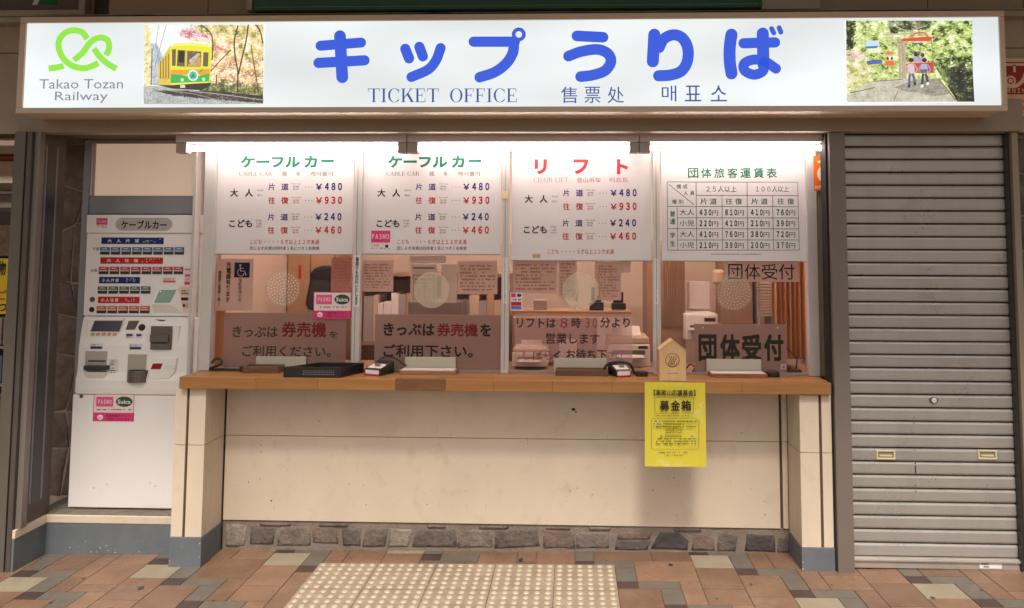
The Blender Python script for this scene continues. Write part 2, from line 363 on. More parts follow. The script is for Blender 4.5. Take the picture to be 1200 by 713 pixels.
def scribble(parent, m, px0, py0, px1, py1, Y, rows=1, dens=0.7, layer=1, name='fine_print'):
    """lines of print too small to read: rows of tiny irregular marks"""
    mb = pr(parent, m, name); rh = (py1 - py0) / rows
    for r in range(rows):
        x = px0; e = px1 - (px1 - px0) * random.choice((0, 0, 0.1, 0.3)) if rows > 1 else px1
        while x < e:
            w = random.uniform(0.5, 1.3) * max(0.8, rh * 0.45)
            if random.random() < dens:
                a = py0 + rh * (r + 0.15 + 0.1 * random.random()); b = py0 + rh * (r + 0.62 + 0.15 * random.random())
                p, q, c, d = RC(x, a, min(x + w, e), b, Y); mb.poly([(p, c), (q, c), (q, d), (p, d)], Y - 0.0008 * layer)
            x += w + 0.45
def serif(parent, m, body, px0, py0, px1, py1, Y, layer=1):
    """high-contrast serif capitals built from stems, hairlines and serifs; coordinates in a unit cell, y down"""
    wd = {'T': .9, 'I': .46, 'C': .9, 'K': .98, 'E': .84, 'O': .98, 'F': .78, 'A': 1.0, 'B': .86, 'L': .82, 'R': .96, 'H': 1.0, ' ': .5}
    tot = sum(wd[c] for c in body) + 0.06 * (len(body) - 1); h = py1 - py0; sx = (px1 - px0) / tot
    mb = pr(parent, m); x = px0; y0 = Y - 0.0008 * layer
    for ch in body:
        w = wd[ch]; lay = [0]
        def P(pts):
            lay[0] += 1
            mb.poly([W(x + p[0] * sx, py0 + p[1] * h, Y) for p in pts], y0 - 0.00004 * lay[0])
        def bar(a, b, c, d): P([(a, b), (c, b), (c, d), (a, d)])
        T, t = 0.15, 0.05
        def stem(c, s=0.13): bar(c - T / 2, 0, c + T / 2, 1); bar(c - s, 0, c + s, t * .8); bar(c - s, 1 - t * .8, c + s, 1)
        def arc(cx, cy, rx, ry, a0, a1, tx, ty, n=20):
            for i in range(n):
                q = [a0 + (a1 - a0) * (i + k) / n for k in (0, 1)]
                lay[0] = 0
                P([(cx + rx * math.cos(q[0]), cy + ry * math.sin(q[0])), (cx + rx * math.cos(q[1]), cy + ry * math.sin(q[1])),
                   (cx + (rx - tx) * math.cos(q[1]), cy + (ry - ty) * math.sin(q[1])), (cx + (rx - tx) * math.cos(q[0]), cy + (ry - ty) * math.sin(q[0]))])
        pi = math.pi
        if ch == 'T': stem(.45); bar(.02, 0, .88, t); bar(.02, 0, .06, .24); bar(.84, 0, .88, .24)
        if ch == 'I': stem(.23, .2)
        if ch in 'EFLBR': stem(.2, .17)
        if ch in 'EF': bar(.2, 0, .74, t); bar(.7, 0, .74, .24); bar(.2, .47, .56, .52); bar(.53, .36, .57, .63)
        if ch in 'EL': bar(.2, 1 - t, .78, 1); bar(.74, .72, .78, 1)
        if ch == 'H': stem(.2, .17); stem(.8, .17); bar(.2, .47, .8, .52)
        if ch == 'O': arc(.49, .5, .46, .52, 0, 2 * pi, .15, .035, 30)
        if ch == 'C': arc(.49, .5, .46, .52, .24 * pi, 1.76 * pi, .15, .035, 26); bar(.80, .04, .84, .33); bar(.80, .72, .84, .90)
        if ch == 'K': stem(.2, .17); P([(.26, .62), (.76, 0), (.84, 0), (.28, .70)]); P([(.42, .42), (.58, .34), (.96, 1), (.78, 1)]); bar(.64, 0, .94, t * .8); bar(.68, 1 - t * .8, .99, 1)
        if ch == 'A': P([(.46, 0), (.52, 0), (.2, 1), (.14, 1)]); P([(.44, 0), (.56, 0), (.92, 1), (.74, 1)]); bar(.27, .64, .76, .69); bar(.03, 1 - t * .8, .32, 1); bar(.66, 1 - t * .8, 1.0, 1)
        if ch in 'BR': bar(.2, 0, .5, t); bar(.2, .47, .5, .52); arc(.48, .26, .3, .26, -pi / 2, pi / 2, .14, .045, 12)
        if ch == 'B': bar(.2, 1 - t, .5, 1); arc(.48, .735, .34, .265, -pi / 2, pi / 2, .14, .045, 12)
        if ch == 'R': P([(.46, .5), (.6, .5), (.93, 1), (.78, 1)]); bar(.76, 1 - t * .8, .98, 1)
        x += (w + 0.06) * sx
def flush_text():
    if TEXTJOBS:
        tmp = []; cache = {}
        for j in TEXTJOBS:
            key = (j[1], j[4], j[5])
            if key in cache: continue
            cu = bpy.data.curves.new('t', 'FONT'); cu.body = '\n'.join(j[1]) if j[5] else j[1]; cu.resolution_u = 2; cu.offset = j[4]; cu.align_x = 'CENTER' if j[5] else 'LEFT'
            cu.fill_mode = 'FRONT'; cu.space_line = 0.95
            o = bpy.data.objects.new('t', cu); COL.objects.link(o); tmp.append(o); cache[key] = o
        dg = bpy.context.evaluated_depsgraph_get(); dg.update()
        for k, o in cache.items():
            cache[k] = bpy.data.meshes.new_from_object(o.evaluated_get(dg), depsgraph=dg)
        for mb, body, (X0, X1, Z0, Z1), y, bold, vert, strike in TEXTJOBS:
            me = cache[(body, bold, vert)]
            if not me.vertices: continue
            xs = [v.co.x for v in me.vertices]; ys = [v.co.y for v in me.vertices]
            a, b, c, d = min(xs), max(xs), min(ys), max(ys)
            sx = (X1 - X0) / max(b - a, 1e-6); sz = (Z1 - Z0) / max(d - c, 1e-6)
            if strike <= 0: offs = ((0, 0),)
            elif strike < .02: offs = ((-strike * .5, 0), (strike * .5, 0))
            else: offs = tuple((strike * .62 * i, strike * .62 * j) for i, j in ((0, 0), (-1, -1), (1, -1), (-1, 1), (1, 1), (0, 1), (0, -1), (1, 0), (-1, 0)))
            e = strike * .62
            sx = (X1 - X0) / max(b - a + 2 * e, 1e-6); sz = (Z1 - Z0) / max(d - c + 2 * e, 1e-6)
            for k, (ox, oz) in enumerate(offs):
                mb.add([(X0 + (v.co.x - a + ox + e) * sx, y - k * 0.00003, Z0 + (v.co.y - c + oz + e) * sz) for v in me.vertices], [tuple(p.vertices) for p in me.polygons])
        for o in tmp:
            cu = o.data; bpy.data.objects.remove(o); bpy.data.curves.remove(cu)
        for k, me in cache.items(): bpy.data.meshes.remove(me)
    for parent, m, name, mb in PRINTS.values():
        if mb.v: mb.build(name, m, parent, recalc=False)

# ================================================================== SETTING
# ---- floor
Xf0, Yf0, U, V = -2.185, 3.908, 0.1, 0.08
gm = MB(); gm.add([(x, y, gz(max(-6, min(6, x))) - 0.004) for x, y in ((-40, -40), (-6, -40), (-6, 30), (-40, 30))], [(0, 1, 2, 3)])
gm.add([(x, y, gz(x) - 0.004) for x, y in ((-6, -40), (6, -40), (6, 30), (-6, 30))], [(0, 1, 2, 3)])
gm.add([(x, y, gz(max(-6, min(6, x))) - 0.004) for x, y in ((6, -40), (40, -40), (40, 30), (6, 30))], [(0, 1, 2, 3)])
floor = tag(gm.build('ground', M_grout), 'tiled concourse floor of terracotta, grey and cream paving in front of the ticket office', kind='structure')
motif = {(0, 0): 'c', (1, 0): 'c', (0, 1): 'c', (1, 1): 'c', (0, -1): 'd', (1, -1): 'g', (2, -1): 'g', (2, 0): 'g', (2, 1): 'g', (2, 2): 'd', (3, 2): 'g', (4, 2): 'g', (4, 3): 'g', (4, 4): 'g'}
pieces = {(0, 0, 2, 2): 'c', (0, -1, 1, 1): 'd', (1, -1, 2, 1): 'g', (2, 0, 1, 2): 'g', (2, 2, 1, 1): 'd', (3, 2, 2, 1): 'g', (4, 3, 1, 2): 'g'}
def lattice(i0, i1, j0, j1):
    occ = set(); out = []
    for n in range(-60, 61):
        for m_ in range(-90, 91):
            bi, bj = 6 * m_ + 4 * n, -2 * m_ + 6 * n
            if bi < i0 - 6 or bi > i1 + 6 or bj < j0 - 6 or bj > j1 + 6: continue
            for (a, b, w, h), k in pieces.items():
                out.append((bi + a, bj + b, w, h, k))
                for x in range(w):
                    for y in range(h): occ.add((bi + a + x, bj + b + y))
    for j in range(j0, j1):
        for i in range(i0, i1):
            if (i, j) in occ: continue
            for w, h in ((3, 3), (4, 2), (3, 2), (2, 3), (2, 2), (3, 1), (1, 3), (2, 1), (1, 2), (1, 1)):
                if all((i + x, j + y) not in occ for x in range(w) for y in range(h)): break
            for x in range(w):
                for y in range(h): occ.add((i + x, j + y))
            out.append((i, j, w, h, 't'))
    return [q for q in out if i0 - 1 <= q[0] <= i1 and j0 - 1 <= q[1] <= j1]
TM = {'c': M_tcream, 'd': M_tdark, 'g': M_tgrey, 't': M_tcol}
tact_X = (-1.289, 0.215); tact_Y = 3.925
tmesh = {}
def tile_mesh(w, h, k):
    if (w, h, k) not in tmesh:
        a, b, g = w * U, h * V, 0.0009
        bm = bmesh.new(); z = 0.0
        vs = [bm.verts.new(p) for p in ((g, -b + g, -0.008), (a - g, -b + g, -0.008), (a - g, -g, -0.008), (g, -g, -0.008))]
        e = 0.0015
        vt = [bm.verts.new(p) for p in ((g + e, -b + g + e, 0), (a - g - e, -b + g + e, 0), (a - g - e, -g - e, 0), (g + e, -g - e, 0))]
        bm.faces.new(vt)
        for i in range(4): bm.faces.new((vs[i], vs[(i + 1) % 4], vt[(i + 1) % 4], vt[i]))
        me = bpy.data.meshes.new('paving_tile'); bm.to_mesh(me); bm.free(); me.materials.append(TM[k]); tmesh[(w, h, k)] = me
    return tmesh[(w, h, k)]
far = MB(); FLOORTILE = {'c': 'cream_tile', 'd': 'dark_tile', 'g': 'grey_tile', 't': 'terracotta_tile'}
for (i, j, w, h, k) in lattice(-14, 54, -4, 60):
    x, y = Xf0 + i * U, Yf0 - j * V
    if tact_X[0] - 0.001 < x + w * U / 2 < tact_X[1] + 0.001 and y - h * V / 2 < tact_Y and x > tact_X[0] - 0.02 and x + w * U < tact_X[1] + 0.02: continue
    hidden = x + w * U < -3.2 or x > 2.7 or y < 3.38 or y - h * V > 4.12
    if hidden:
        if y - h * V > 4.12: continue
        a, b = w * U - 0.002, h * V - 0.002
        far.add([(x, y - b, gz(x)), (x + a, y - b, gz(x + a)), (x + a, y, gz(x + a)), (x, y, gz(x))], [(0, 1, 2, 3)], TM[k]); continue
    o = bpy.data.objects.new(FLOORTILE[k], tile_mesh(w, h, k)); COL.objects.link(o); o.rotation_euler.y = -math.atan(0.011)
    o.rotation_euler.x = random.uniform(-1, 1) * 0.002
    place(o, (x, y, gz(x) + random.uniform(0, 0.0012)), floor)
fo = far.build('outer_paving', None, floor, recalc=False); fo['kind'] = 'stuff'
# tactile tiles
bm = bmesh.new()
def bm_box(bm, x0, x1, y0, y1, z0, z1, mi=0):
    r = bmesh.ops.create_cube(bm, size=1)['verts']
    for v in r: v.co = Vector(((x0 + x1) / 2 + v.co.x * (x1 - x0), (y0 + y1) / 2 + v.co.y * (y1 - y0), (z0 + z1) / 2 + v.co.z * (z1 - z0)))
    for v in r:
        for f in v.link_faces: f.material_index = mi
bm_box(bm, 0.0015, 0.2993, -0.2985, -0.0015, -0.006, 0.006)
for a in range(6):
    for b in range(6):
        cx, cy = 0.0254 + a * 0.05, -0.0254 - b * 0.05
        ring = []
        for rr, zz in ((0.0150, 0.006), (0.0118, 0.0098), (0.0075, 0.0112)):
            ring.append([bm.verts.new((cx + rr * math.cos(t * math.pi / 5), cy + rr * math.sin(t * math.pi / 5), zz)) for t in range(10)])
        for q in range(2):
            for t in range(10):
                f = bm.faces.new((ring[q][t], ring[q][(t + 1) % 10], ring[q + 1][(t + 1) % 10], ring[q + 1][t])); f.material_index = 1; f.smooth = True
        f = bm.faces.new(ring[2]); f.material_index = 1
tact_me = bpy.data.meshes.new('tactile_tile'); bm.to_mesh(tact_me); bm.free(); tact_me.materials.append(M_tact); tact_me.materials.append(M_dome)
for a in range(5):
    for b in range(6):
        x = tact_X[0] + a * 0.3008; o = bpy.data.objects.new('tactile_tile', tact_me); COL.objects.link(o); o.rotation_euler.y = -math.atan(0.011)
        place(o, (x, tact_Y - b * 0.3008, gz(x) + 0.001), floor)

# ---- office shell (recess wall, inside room)
SILL = 0.908   # underside of the counter
rw = thing('recess_wall', 'cream stone wall under the wooden counter with one horizontal joint', 'wall', (-0.4, 4.10, 0.0))
XL, XR = -1.884, 1.14
zj = 0.617; zb = 0.167
bx('backing', M_joint, rw, XL - 0.15, XR + 0.2, 4.115, 4.20, -0.05, SILL)
for (x0, x1) in ((XL, 1.098), (1.112, 1.14)):
    bx('stone_panel', M_stone, rw, x0 + 0.001, x1, 4.10, 4.115, zb + 0.002, zj - 0.0015, 0.0012)
    bx('stone_panel', M_stone, rw, x0 + 0.001, x1, 4.10, 4.115, zj + 0.0015, SILL, 0.0012)
# rubble course
rb = thing('rubble_plinth', 'low course of mixed brown and grey rubble stones along the foot of the recess wall', 'stone plinth', (-0.4, 4.09, 0.0))
bx('mortar_bed', M_mortar, rb, XL, XR + 0.01, 4.108, 4.114, -0.02, zb)
def stone(parent, pts, Y, m, proud=0.012, name='stone', inset=0.75):
    """irregular stone: outline in (x,z), a raised rounded face"""
    n = len(pts); cx = sum(p[0] for p in pts) / n; cz = sum(p[1] for p in pts) / n; P = []
    for i in range(n):
        a, b = pts[i], pts[(i + 1) % n]
        for t in (0, 0.5):
            x, z = a[0] + (b[0] - a[0]) * t, a[1] + (b[1] - a[1]) * t
            k = 1 + random.uniform(-.06, .04); P.append((cx + (x - cx) * k, cz + (z - cz) * k))
    # chamfer the corners so outlines look hand-set
    k = len(P); vs = []
    for s_, y in ((1, Y), (0.97, Y - proud * 0.7), (inset, Y - proud)):
        for (x, z) in P: vs.append((cx + (x - cx) * s_, y - (random.uniform(0, .003) if s_ < 1 else 0), cz + (z - cz) * s_))
    vs.append((cx, Y - proud * 1.05, cz)); fs = []
    for r in range(2):
        for i in range(k): fs.append((r * k + i, r * k + (i + 1) % k, (r + 1) * k + (i + 1) % k, (r + 1) * k + i))
    for i in range(k): fs.append((2 * k + i, 2 * k + (i + 1) % k, 3 * k))
    return MB().add(vs, fs, None, True).build(name, m, parent)
def stpx(pts, m, **k):
    k.setdefault('proud', 0.0035); stone(rb, [W(x, y, 4.10) for x, y in pts], 4.108, M_rubble[m], **k)
D, B, P_, K_, X_ = 0, 1, 2, 3, 4
for pts, m in (([(264, 615), (288, 616), (287, 640), (264, 641)], P_), ([(293, 617), (323, 618), (320, 639), (291, 639)], D),
               ([(329, 618), (362, 617), (364, 640), (324, 640)], X_), ([(366, 618), (393, 618), (397, 638), (366, 637)], B),
               ([(399, 618), (423, 620), (422, 640), (402, 640)], D), ([(428, 620), (454, 621), (451, 641), (424, 641)], D),
               ([(458, 620), (483, 621), (478, 642), (454, 641)], P_), ([(488, 619), (534, 622), (535, 641), (482, 642)], D),
               ([(538, 622), (577, 622), (577, 642), (536, 642)], X_), ([(580, 621), (630, 622), (633, 641), (580, 643)], D),
               ([(635, 621), (672, 623), (674, 643), (637, 643)], B), ([(675, 624), (712, 624), (714, 643), (676, 643)], X_),
               ([(723, 624), (765, 625), (762, 632), (724, 632)], B), ([(723, 634), (762, 635), (760, 645), (720, 645)], D),
               ([(773, 624), (796, 625), (808, 635), (806, 645), (762, 644)], K_), ([(813, 626), (836, 626), (838, 646), (811, 645)], B),
               ([(842, 625), (866, 626), (862, 646), (841, 646)], D), ([(876, 627), (908, 628), (909, 647), (872, 647)], K_),
               ([(912, 629), (924, 630), (925, 648), (911, 648)], D),
               ([(834, 618), (840, 615.8), (849, 616), (853, 620), (834, 620)], D)):
    stpx(pts, m)
for a, b in ((303, 340), (374, 408), (500, 522), (560, 596), (640, 668), (690, 716), (790, 822)):   # thin stones squeezed under the wall
    stpx([(a, 613 + (a - 303) * .013), (b, 613.4 + (b - 303) * .013), (b, 616 + (b - 303) * .013), (a, 616 + (a - 303) * .013)], random.choice((0, 1, 4)), proud=0.008)

# ---- piers
def pier(label, x0, x1, jx, inner_sign, yb, zjoint, ztop):
    t = thing('pier', label, 'pier', ((x0 + x1) / 2, 3.99, 0.0), 'stone piers under the counter')
    bx('core', M_joint, t, x0 + 0.006, x1 - 0.006, 3.892, 4.099, 0.10, SILL - 0.001)
    for (a, b) in ((x0, jx - 0.007), (jx + 0.007, x1)):
        for (c, d) in ((0.157, zjoint - 0.0015), (zjoint + 0.0015, ztop)):
            bx('stone_slab', M_stone, t, a, b, 3.88, 3.892, c, d, 0.0015)
    sx = x1 if inner_sign > 0 else x0
    a, b = (sx - 0.012, sx) if inner_sign > 0 else (sx, sx + 0.012)
    for (p, q) in ((3.8925, 3.965), (3.969, 4.0995)):
        for (c, d) in ((0.157, zjoint - 0.0015), (zjoint + 0.0015, ztop)):
            bx('side_slab', M_stone, t, a, b, p, q, c, d, 0.001)
    so = x0 if inner_sign > 0 else x1
    a, b = (so, so + 0.010) if inner_sign > 0 else (so - 0.010, so)
    bx('outer_slab', M_stone, t, a, b, 3.8925, 4.0995, 0.157, ztop, 0.001)
    bx('painted_base', M_bpaint, t, x0 - 0.003, x1 + 0.003, 3.876, 4.0985, -0.03, 0.156, 0.002)
    return t
pL = pier('left pier beside the ticket machine, cream stone with a blue grey painted base', -2.052, -1.892, -1.985, 1, 0, 0.617, SILL)
pR = pier('right pier beside the shutter, cream stone with a blue grey painted base', 1.143, 1.300, 1.245, -1, 0, 0.617, SILL - 0.006)
for k in range(9):
    a, z = random.choice(((pL, (-2.052, -1.89)), (pL, (-1.90, -1.889)), (pR, (1.14, 1.145))))
    x = random.uniform(*z); zz = random.uniform(0.03, 0.15); s_ = random.uniform(.001, .0035)
    pr(a, M_speck, 'paint_chip').poly([(x - s_, zz - s_), (x + s_, zz - s_ * .6), (x + s_ * .7, zz + s_ * 1.5), (x - s_, zz + s_)], 3.8752)

# ---- step under the machine
st = thing('machine_step', 'low raised step with cream edge and blue grey painted riser under the ticket machine', 'step', (-2.45, 4.1, 0))
bx('riser', M_bpaint, st, -2.90, -2.054, 4.033, 4.30, -0.03, 0.163, 0.002)
bx('cream_edge', M_stone, st, -2.903, -2.054, 4.030, 4.30, 0.1635, 0.203, 0.003)
bx('step_top', M_concrete, st, -2.90, -2.054, 4.042, 4.42, 0.2035, 0.207)
for k in range(16):
    x = random.uniform(-2.88, -2.1); zz = random.choice((random.uniform(0.02, 0.15), random.uniform(0.01, 0.05))); s_ = random.uniform(.0012, .004)
    pr(st, M_speck, 'paint_chip').poly([(x - s_, zz - s_), (x + s_, zz - s_ * .6), (x + s_ * .7, zz + s_), (x - s_, zz + s_ * .7)], 4.0322)

# ---- door jamb at the left of the machine
jm = thing('left_door_frame', 'tall brown and grey metal door frame left of the ticket machine', 'door frame', (-2.9, 3.9, 0))
def vb(name, m, parent, x0, x1, y0, y1, z0, z1): return bx(name, m, parent, x0, x1, y0, y1, z0, z1, 0.0015)
def jx(px, Y): return W(px, 200, Y)[0]
J = jx(30, 3.80)
bx('outer_post', M_postg, jm, jx(15, 3.80), jx(28, 3.80), 3.80, 3.95, -0.03, 2.235, 0.002)
bx('gap_seal', M_black, jm, jx(28, 3.80), J, 3.84, 3.95, -0.03, 2.235)
bx('brown_strip', M_jambd, jm, J, jx(35.5, 3.80), 3.80, 3.95, -0.03, 2.235, 0.002)
bx('pale_strip', M_jamb, jm, jx(35.5, 3.80) + .0005, jx(45.5, 3.82), 3.82, 3.86, 0.205, 2.235, 0.002)
xw = jx(46.5, 3.86)
bx('channel_web', M_jambd, jm, xw - .02, xw, 3.861, 4.06, 0.205, 2.235)
bx('channel_lip', M_jambb, jm, xw + .0005, jx(53, 3.90), 3.90, 3.915, 0.30, 2.18, 0.001)
bx('channel_lip', M_jambb, jm, xw + .0005, jx(61, 3.985), 3.985, 4.0, 0.30, 2.18, 0.001)
bx('channel_back', M_mdark, jm, xw + .0005, xw + .002, 3.916, 3.984, 0.30, 2.18)
bx('frame_foot', M_jambd, jm, xw + .0005, jx(59, 4.0), 3.88, 4.01, 0.205, 0.30, 0.002)
bx('frame_head', M_jambd, jm, xw + .0005, jx(63, 4.0), 3.87, 4.02, 2.18, 2.235, 0.002)
bx('side_plinth', M_bpaint, jm, jx(36, 3.80), xw + .008, 3.80, 4.032, -0.03, 0.162, 0.002)
bx('side_plinth_edge', M_stone, jm, jx(36, 3.80), xw + .012, 3.80, 4.029, 0.1625, 0.204, 0.002)

# ---- stone veneer walls
def veneer(parent, x0, x1, z0, z1, Y, nx, nz, axis_y=None):
    g = [[(x0 + (x1 - x0) * i / nx + (random.uniform(-.28, .28) * (x1 - x0) / nx if 0 < i < nx else 0),
           z0 + (z1 - z0) * j / nz + (random.uniform(-.28, .28) * (z1 - z0) / nz if 0 < j < nz else 0)) for i in range(nx + 1)] for j in range(nz + 1)]
    for j in range(nz):
        for i in range(nx):
            q = [g[j][i], g[j][i + 1], g[j + 1][i + 1], g[j + 1][i]]
            cx = sum(p[0] for p in q) / 4; cz = sum(p[1] for p in q) / 4
            q = [(x + (0.002 if x < cx else -0.002), z + (0.0035 if z < cz else -0.0035)) for x, z in q]
            stone(parent, q, Y, M_veneer, 0.005, inset=0.95)
vw = thing('stone_veneer_wall', 'dark brown rubble veneer wall in the gap left of the ticket machine', 'wall', (-2.9, 4.35, 0))
bx('mortar_bed', M_veneer_j, vw, -3.15, -2.66, 4.33, 4.45, 0.15, 2.6)
veneer(vw, -3.13, -2.68, 0.208, 2.5, 4.33, 2, 9)
vr = thing('right_stone_wall', 'dark stone wall at the far right edge beyond the shutter frame', 'wall', (2.6, 3.98, 0))
bx('mortar_bed', M_veneer_j, vr, 2.262, 3.4, 3.96, 4.1, -0.05, 2.24)
veneer(vr, 2.27, 3.3, 0.02, 2.22, 3.96, 5, 11)

# ---- shutter bay
sh = thing('roller_shutter', 'closed grey metal roller shutter with two recessed handles and a round lock', 'roller shutter', (1.8, 3.9, 0))
bx('backing_sheet', M_black, sh, 1.38, 2.235, 3.945, 3.96, 0.02, 2.24)
sz0, pitch = 0.105, 0.0666
n_sl = 32
prof = [(3.940, 0.0), (3.9215, 0.004), (3.9185, 0.012), (3.9185, 0.052), (3.9215, 0.060), (3.935, 0.0635), (3.940, 0.0635)]
slm = None
for k in range(n_sl):
    z = sz0 + k * pitch
    if slm is None:
        o = MB().prism([(y, z + q) for y, q in prof], 1.392, 2.216, 'X').build('slat', M_shut, sh, 0.0008, 1); slm = o
    else:
        o = slm.copy(); COL.objects.link(o); o.parent = sh; o.location = slm.location + Vector((0, random.uniform(-.0012, .0012), k * pitch + random.uniform(-.0004, .0004))); o.rotation_euler = (random.uniform(-.012, .012), random.uniform(-.0005, .0005), random.uniform(-.0012, .0012))
bx('bottom_rail', M_shut_b, sh, 1.388, 2.218, 3.905, 3.945, 0.052, 0.104, 0.004)
bx('bottom_rail_lip', M_shut_b, sh, 1.388, 2.218, 3.897, 3.905, 0.088, 0.098, 0.002)
for a in (1038, 1157):
    X0, X1, Z0, Z1 = RC(a - 11, 527.5, a + 11, 538.5, 3.915)
    h = MB(); e = 0.008
    h.box(X0, X1, 3.911, 3.9184, Z0, Z0 + e); h.box(X0, X1, 3.911, 3.9184, Z1 - e, Z1); h.box(X0, X0 + e, 3.911, 3.9184, Z0 + e, Z1 - e); h.box(X1 - e, X1, 3.911, 3.9184, Z0 + e, Z1 - e)
    ho = h.build('handle', M_brass, sh, 0.001, 1)
    bx('handle_recess', mat('dull_brass', (.30, .26, .17), .4, .3), ho, X0 + e, X1 - e, 3.9165, 3.9183, Z0 + e, Z1 - e)
    bx('handle_grip', M_brass, ho, X0 + e * 2, X1 - e * 2, 3.913, 3.9163, Z0 + e * 1.8, Z0 + e * 2.8)
X, Z = W(1094, 469, 3.915)
lk = MB().prism([(X + 0.022 * math.cos(t), Z + 0.015 * math.sin(t)) for t in [math.pi * i / 10 for i in range(20)]], 3.912, 3.9184).build('lock_plate', M_mgrey, sh)
MB().prism([(X + 0.012 * math.cos(t), Z + 0.012 * math.sin(t)) for t in [math.pi * i / 8 for i in range(16)]], 3.906, 3.9119).build('lock_barrel', M_white, lk, 0.001)
bx('keyhole', M_black, lk, X - 0.004, X + 0.004, 3.9055, 3.9059, Z - 0.0012, Z + 0.0012)
sk = bp('maker_label', M_white, sh, 1148, 659.5, 1174, 666.5, 3.9045, 0.0004)
scribble(sk, ink((50, 45, 45)), 1150, 660, 1159, 666, 3.9040, 2)
for (x, y, h) in ((1071, 489, 1.5), (1071, 495, 1.5), (1072, 527, 1), (1072.5, 542, 2), (1073, 546, 9), (1073, 568, 1.5), (1073, 575, 1.5)):
    prect(sh, ink((40, 34, 30)), x - .5, y, x + .6, y + h, 3.9176, name='scratch')
fr = thing('shutter_frame', 'brown grey steel frame post between counter and roller shutter with its right hand guide', 'frame', (1.8, 3.86, 0))
bx('left_post', M_post, fr, 1.311, 1.391, 3.855, 3.965, -0.03, 2.2345, 0.003)
bx('left_seal', M_black, fr, 1.3005, 1.3105, 3.885, 3.965, 0.0, 2.234)
bx('right_guide', M_mdark, fr, 2.2165, 2.2285, 3.885, 3.962, -0.03, 2.234)
bx('right_post', M_lintel, fr, 2.229, 2.261, 3.86, 3.965, -0.03, 2.2345, 0.003)

# ---- lintel, upper wall, added shade roof
li = thing('lintel_beam', 'long beige painted beam running under the lit sign', 'beam', (-0.3, 3.9, 2.24))
bx('beam_face', M_lintel, li, -2.936, 2.277, 3.84, 3.93, 2.236, 2.40, 0.003)
bx('beam_soffit', M_post, li, -2.936, 2.277, 3.9305, 4.095, 2.2505, 2.40)
for x in (-2.34, -1.73, 0.62, -0.75, 1.62):
    bx('bolt_head', M_mdark, li, x, x + 0.018, 3.8365, 3.8395, 2.385, 2.392)
uw = thing('upper_wall', 'beige panelled wall above and beside the lit sign', 'wall', (-0.3, 4.0, 2.4))
bx('backing', M_joint, uw, -6, 6, 3.915, 4.05, 2.2365, 3.6)
def wp(x0, x1, z0, z1): bx('wall_panel', M_beige, uw, x0 + .002, x1 - .002, 3.90, 3.9145, z0 + .002, z1 - .002, 0.002)
xs = [-6, -4.6, -3.8, -2.91, -1.965, -1.2, -0.45, 0.3, 1.07, 1.85, 2.34, 3.14, 3.9, 4.7, 6]
for a, b in zip(xs[:-1], xs[1:]):
    for c, d in ((2.237, 2.68), (2.68, 3.2), (3.2, 3.6)):
        wp(a, b, c, d)
wl = thing('side_wall_right', 'beige wall beside the shutter head at the far right', 'wall', (3, 3.97, 2.24))
bx('wall_panel', M_beige, wl, 3.41, 6, 3.96, 4.1, -0.05, 2.2364, 0.002)
lg = thing('ledge_strip', 'weathered metal ledge strip with rust flecks above the lit sign', 'ledge', (0, 3.86, 2.84))
x0, x1, z0, z1 = RC(-40, 10.5, 1240, 21, 3.86)
bx('ledge_face', M_ledge, lg, -3.6, 3.4, 3.845, 3.8995, 2.832, 2.862, 0.003)
bx('ledge_lip', M_ledge, lg, -3.6, 3.4, 3.832, 3.8995, 2.863, 2.868, 0.001)
cn = tag(bx('canopy', M_shade_roof, None, -8, 8, 2.48, 3.9, 3.30, 3.42), 'canopy roof slab over the front of the ticket office', 'canopy')  # unseen slab added out of view, its edge placed to shade the upper facade
bx('canopy_fascia', M_shade_roof, cn, -8, 8, 2.41, 2.479, 3.22, 3.46)  # front edge of the unseen added shade slab

# green sign and poster above
gs = thing('green_sign', 'dark green signboard with a thin pale line above the lit sign', 'sign', (0, 3.8, 2.87))
X0, X1, Z0, Z1 = RC(297, -40, 893, 7.5, 3.80)
bx('board', M_green, gs, X0, X1, 3.80, 3.86, 2.872, 3.12, 0.003)
bx('sign_line', ink((120, 160, 130)), gs, X0 + 0.02, X1 - 0.02, 3.7985, 3.7998, 2.888, 2.890)
bx('side_trim', M_ledge, gs, X0 - 0.03, X0 - 0.001, 3.79, 3.86, 2.872, 3.12)
bx('side_trim', M_ledge, gs, X1 + 0.001, X1 + 0.30, 3.82, 3.88, 2.8685, 3.12)
pf = thing('framed_poster', 'framed poster cut off by the top left corner above the sign', 'poster', (-3, 3.84, 2.87))
bx('poster_frame', M_ledge, pf, -3.5, -2.595, 3.83, 3.87, 2.8685, 2.895, 0.003)
bx('poster_frame', M_ledge, pf, -2.63, -2.595, 3.83, 3.87, 2.8955, 3.2, 0.003)
bx('poster_sheet', ink((96, 84, 84)), pf, -3.5, -2.631, 3.848, 3.86, 2.8955, 3.2)
prect(pf, ink((20, 96, 52)), 44, -20, 68, 6, 3.848)
ppoly(pf, ink((200, 200, 185)), [(38, 6), (44, 6), (49, -6), (43, -6)], 3.848, 2)
bx('dark_panel', mat('dark_brown_panel', (0.04, 0.026, 0.018), 0.6), uw, -2.585, -2.51, 3.893, 3.8995, 2.869, 3.2)

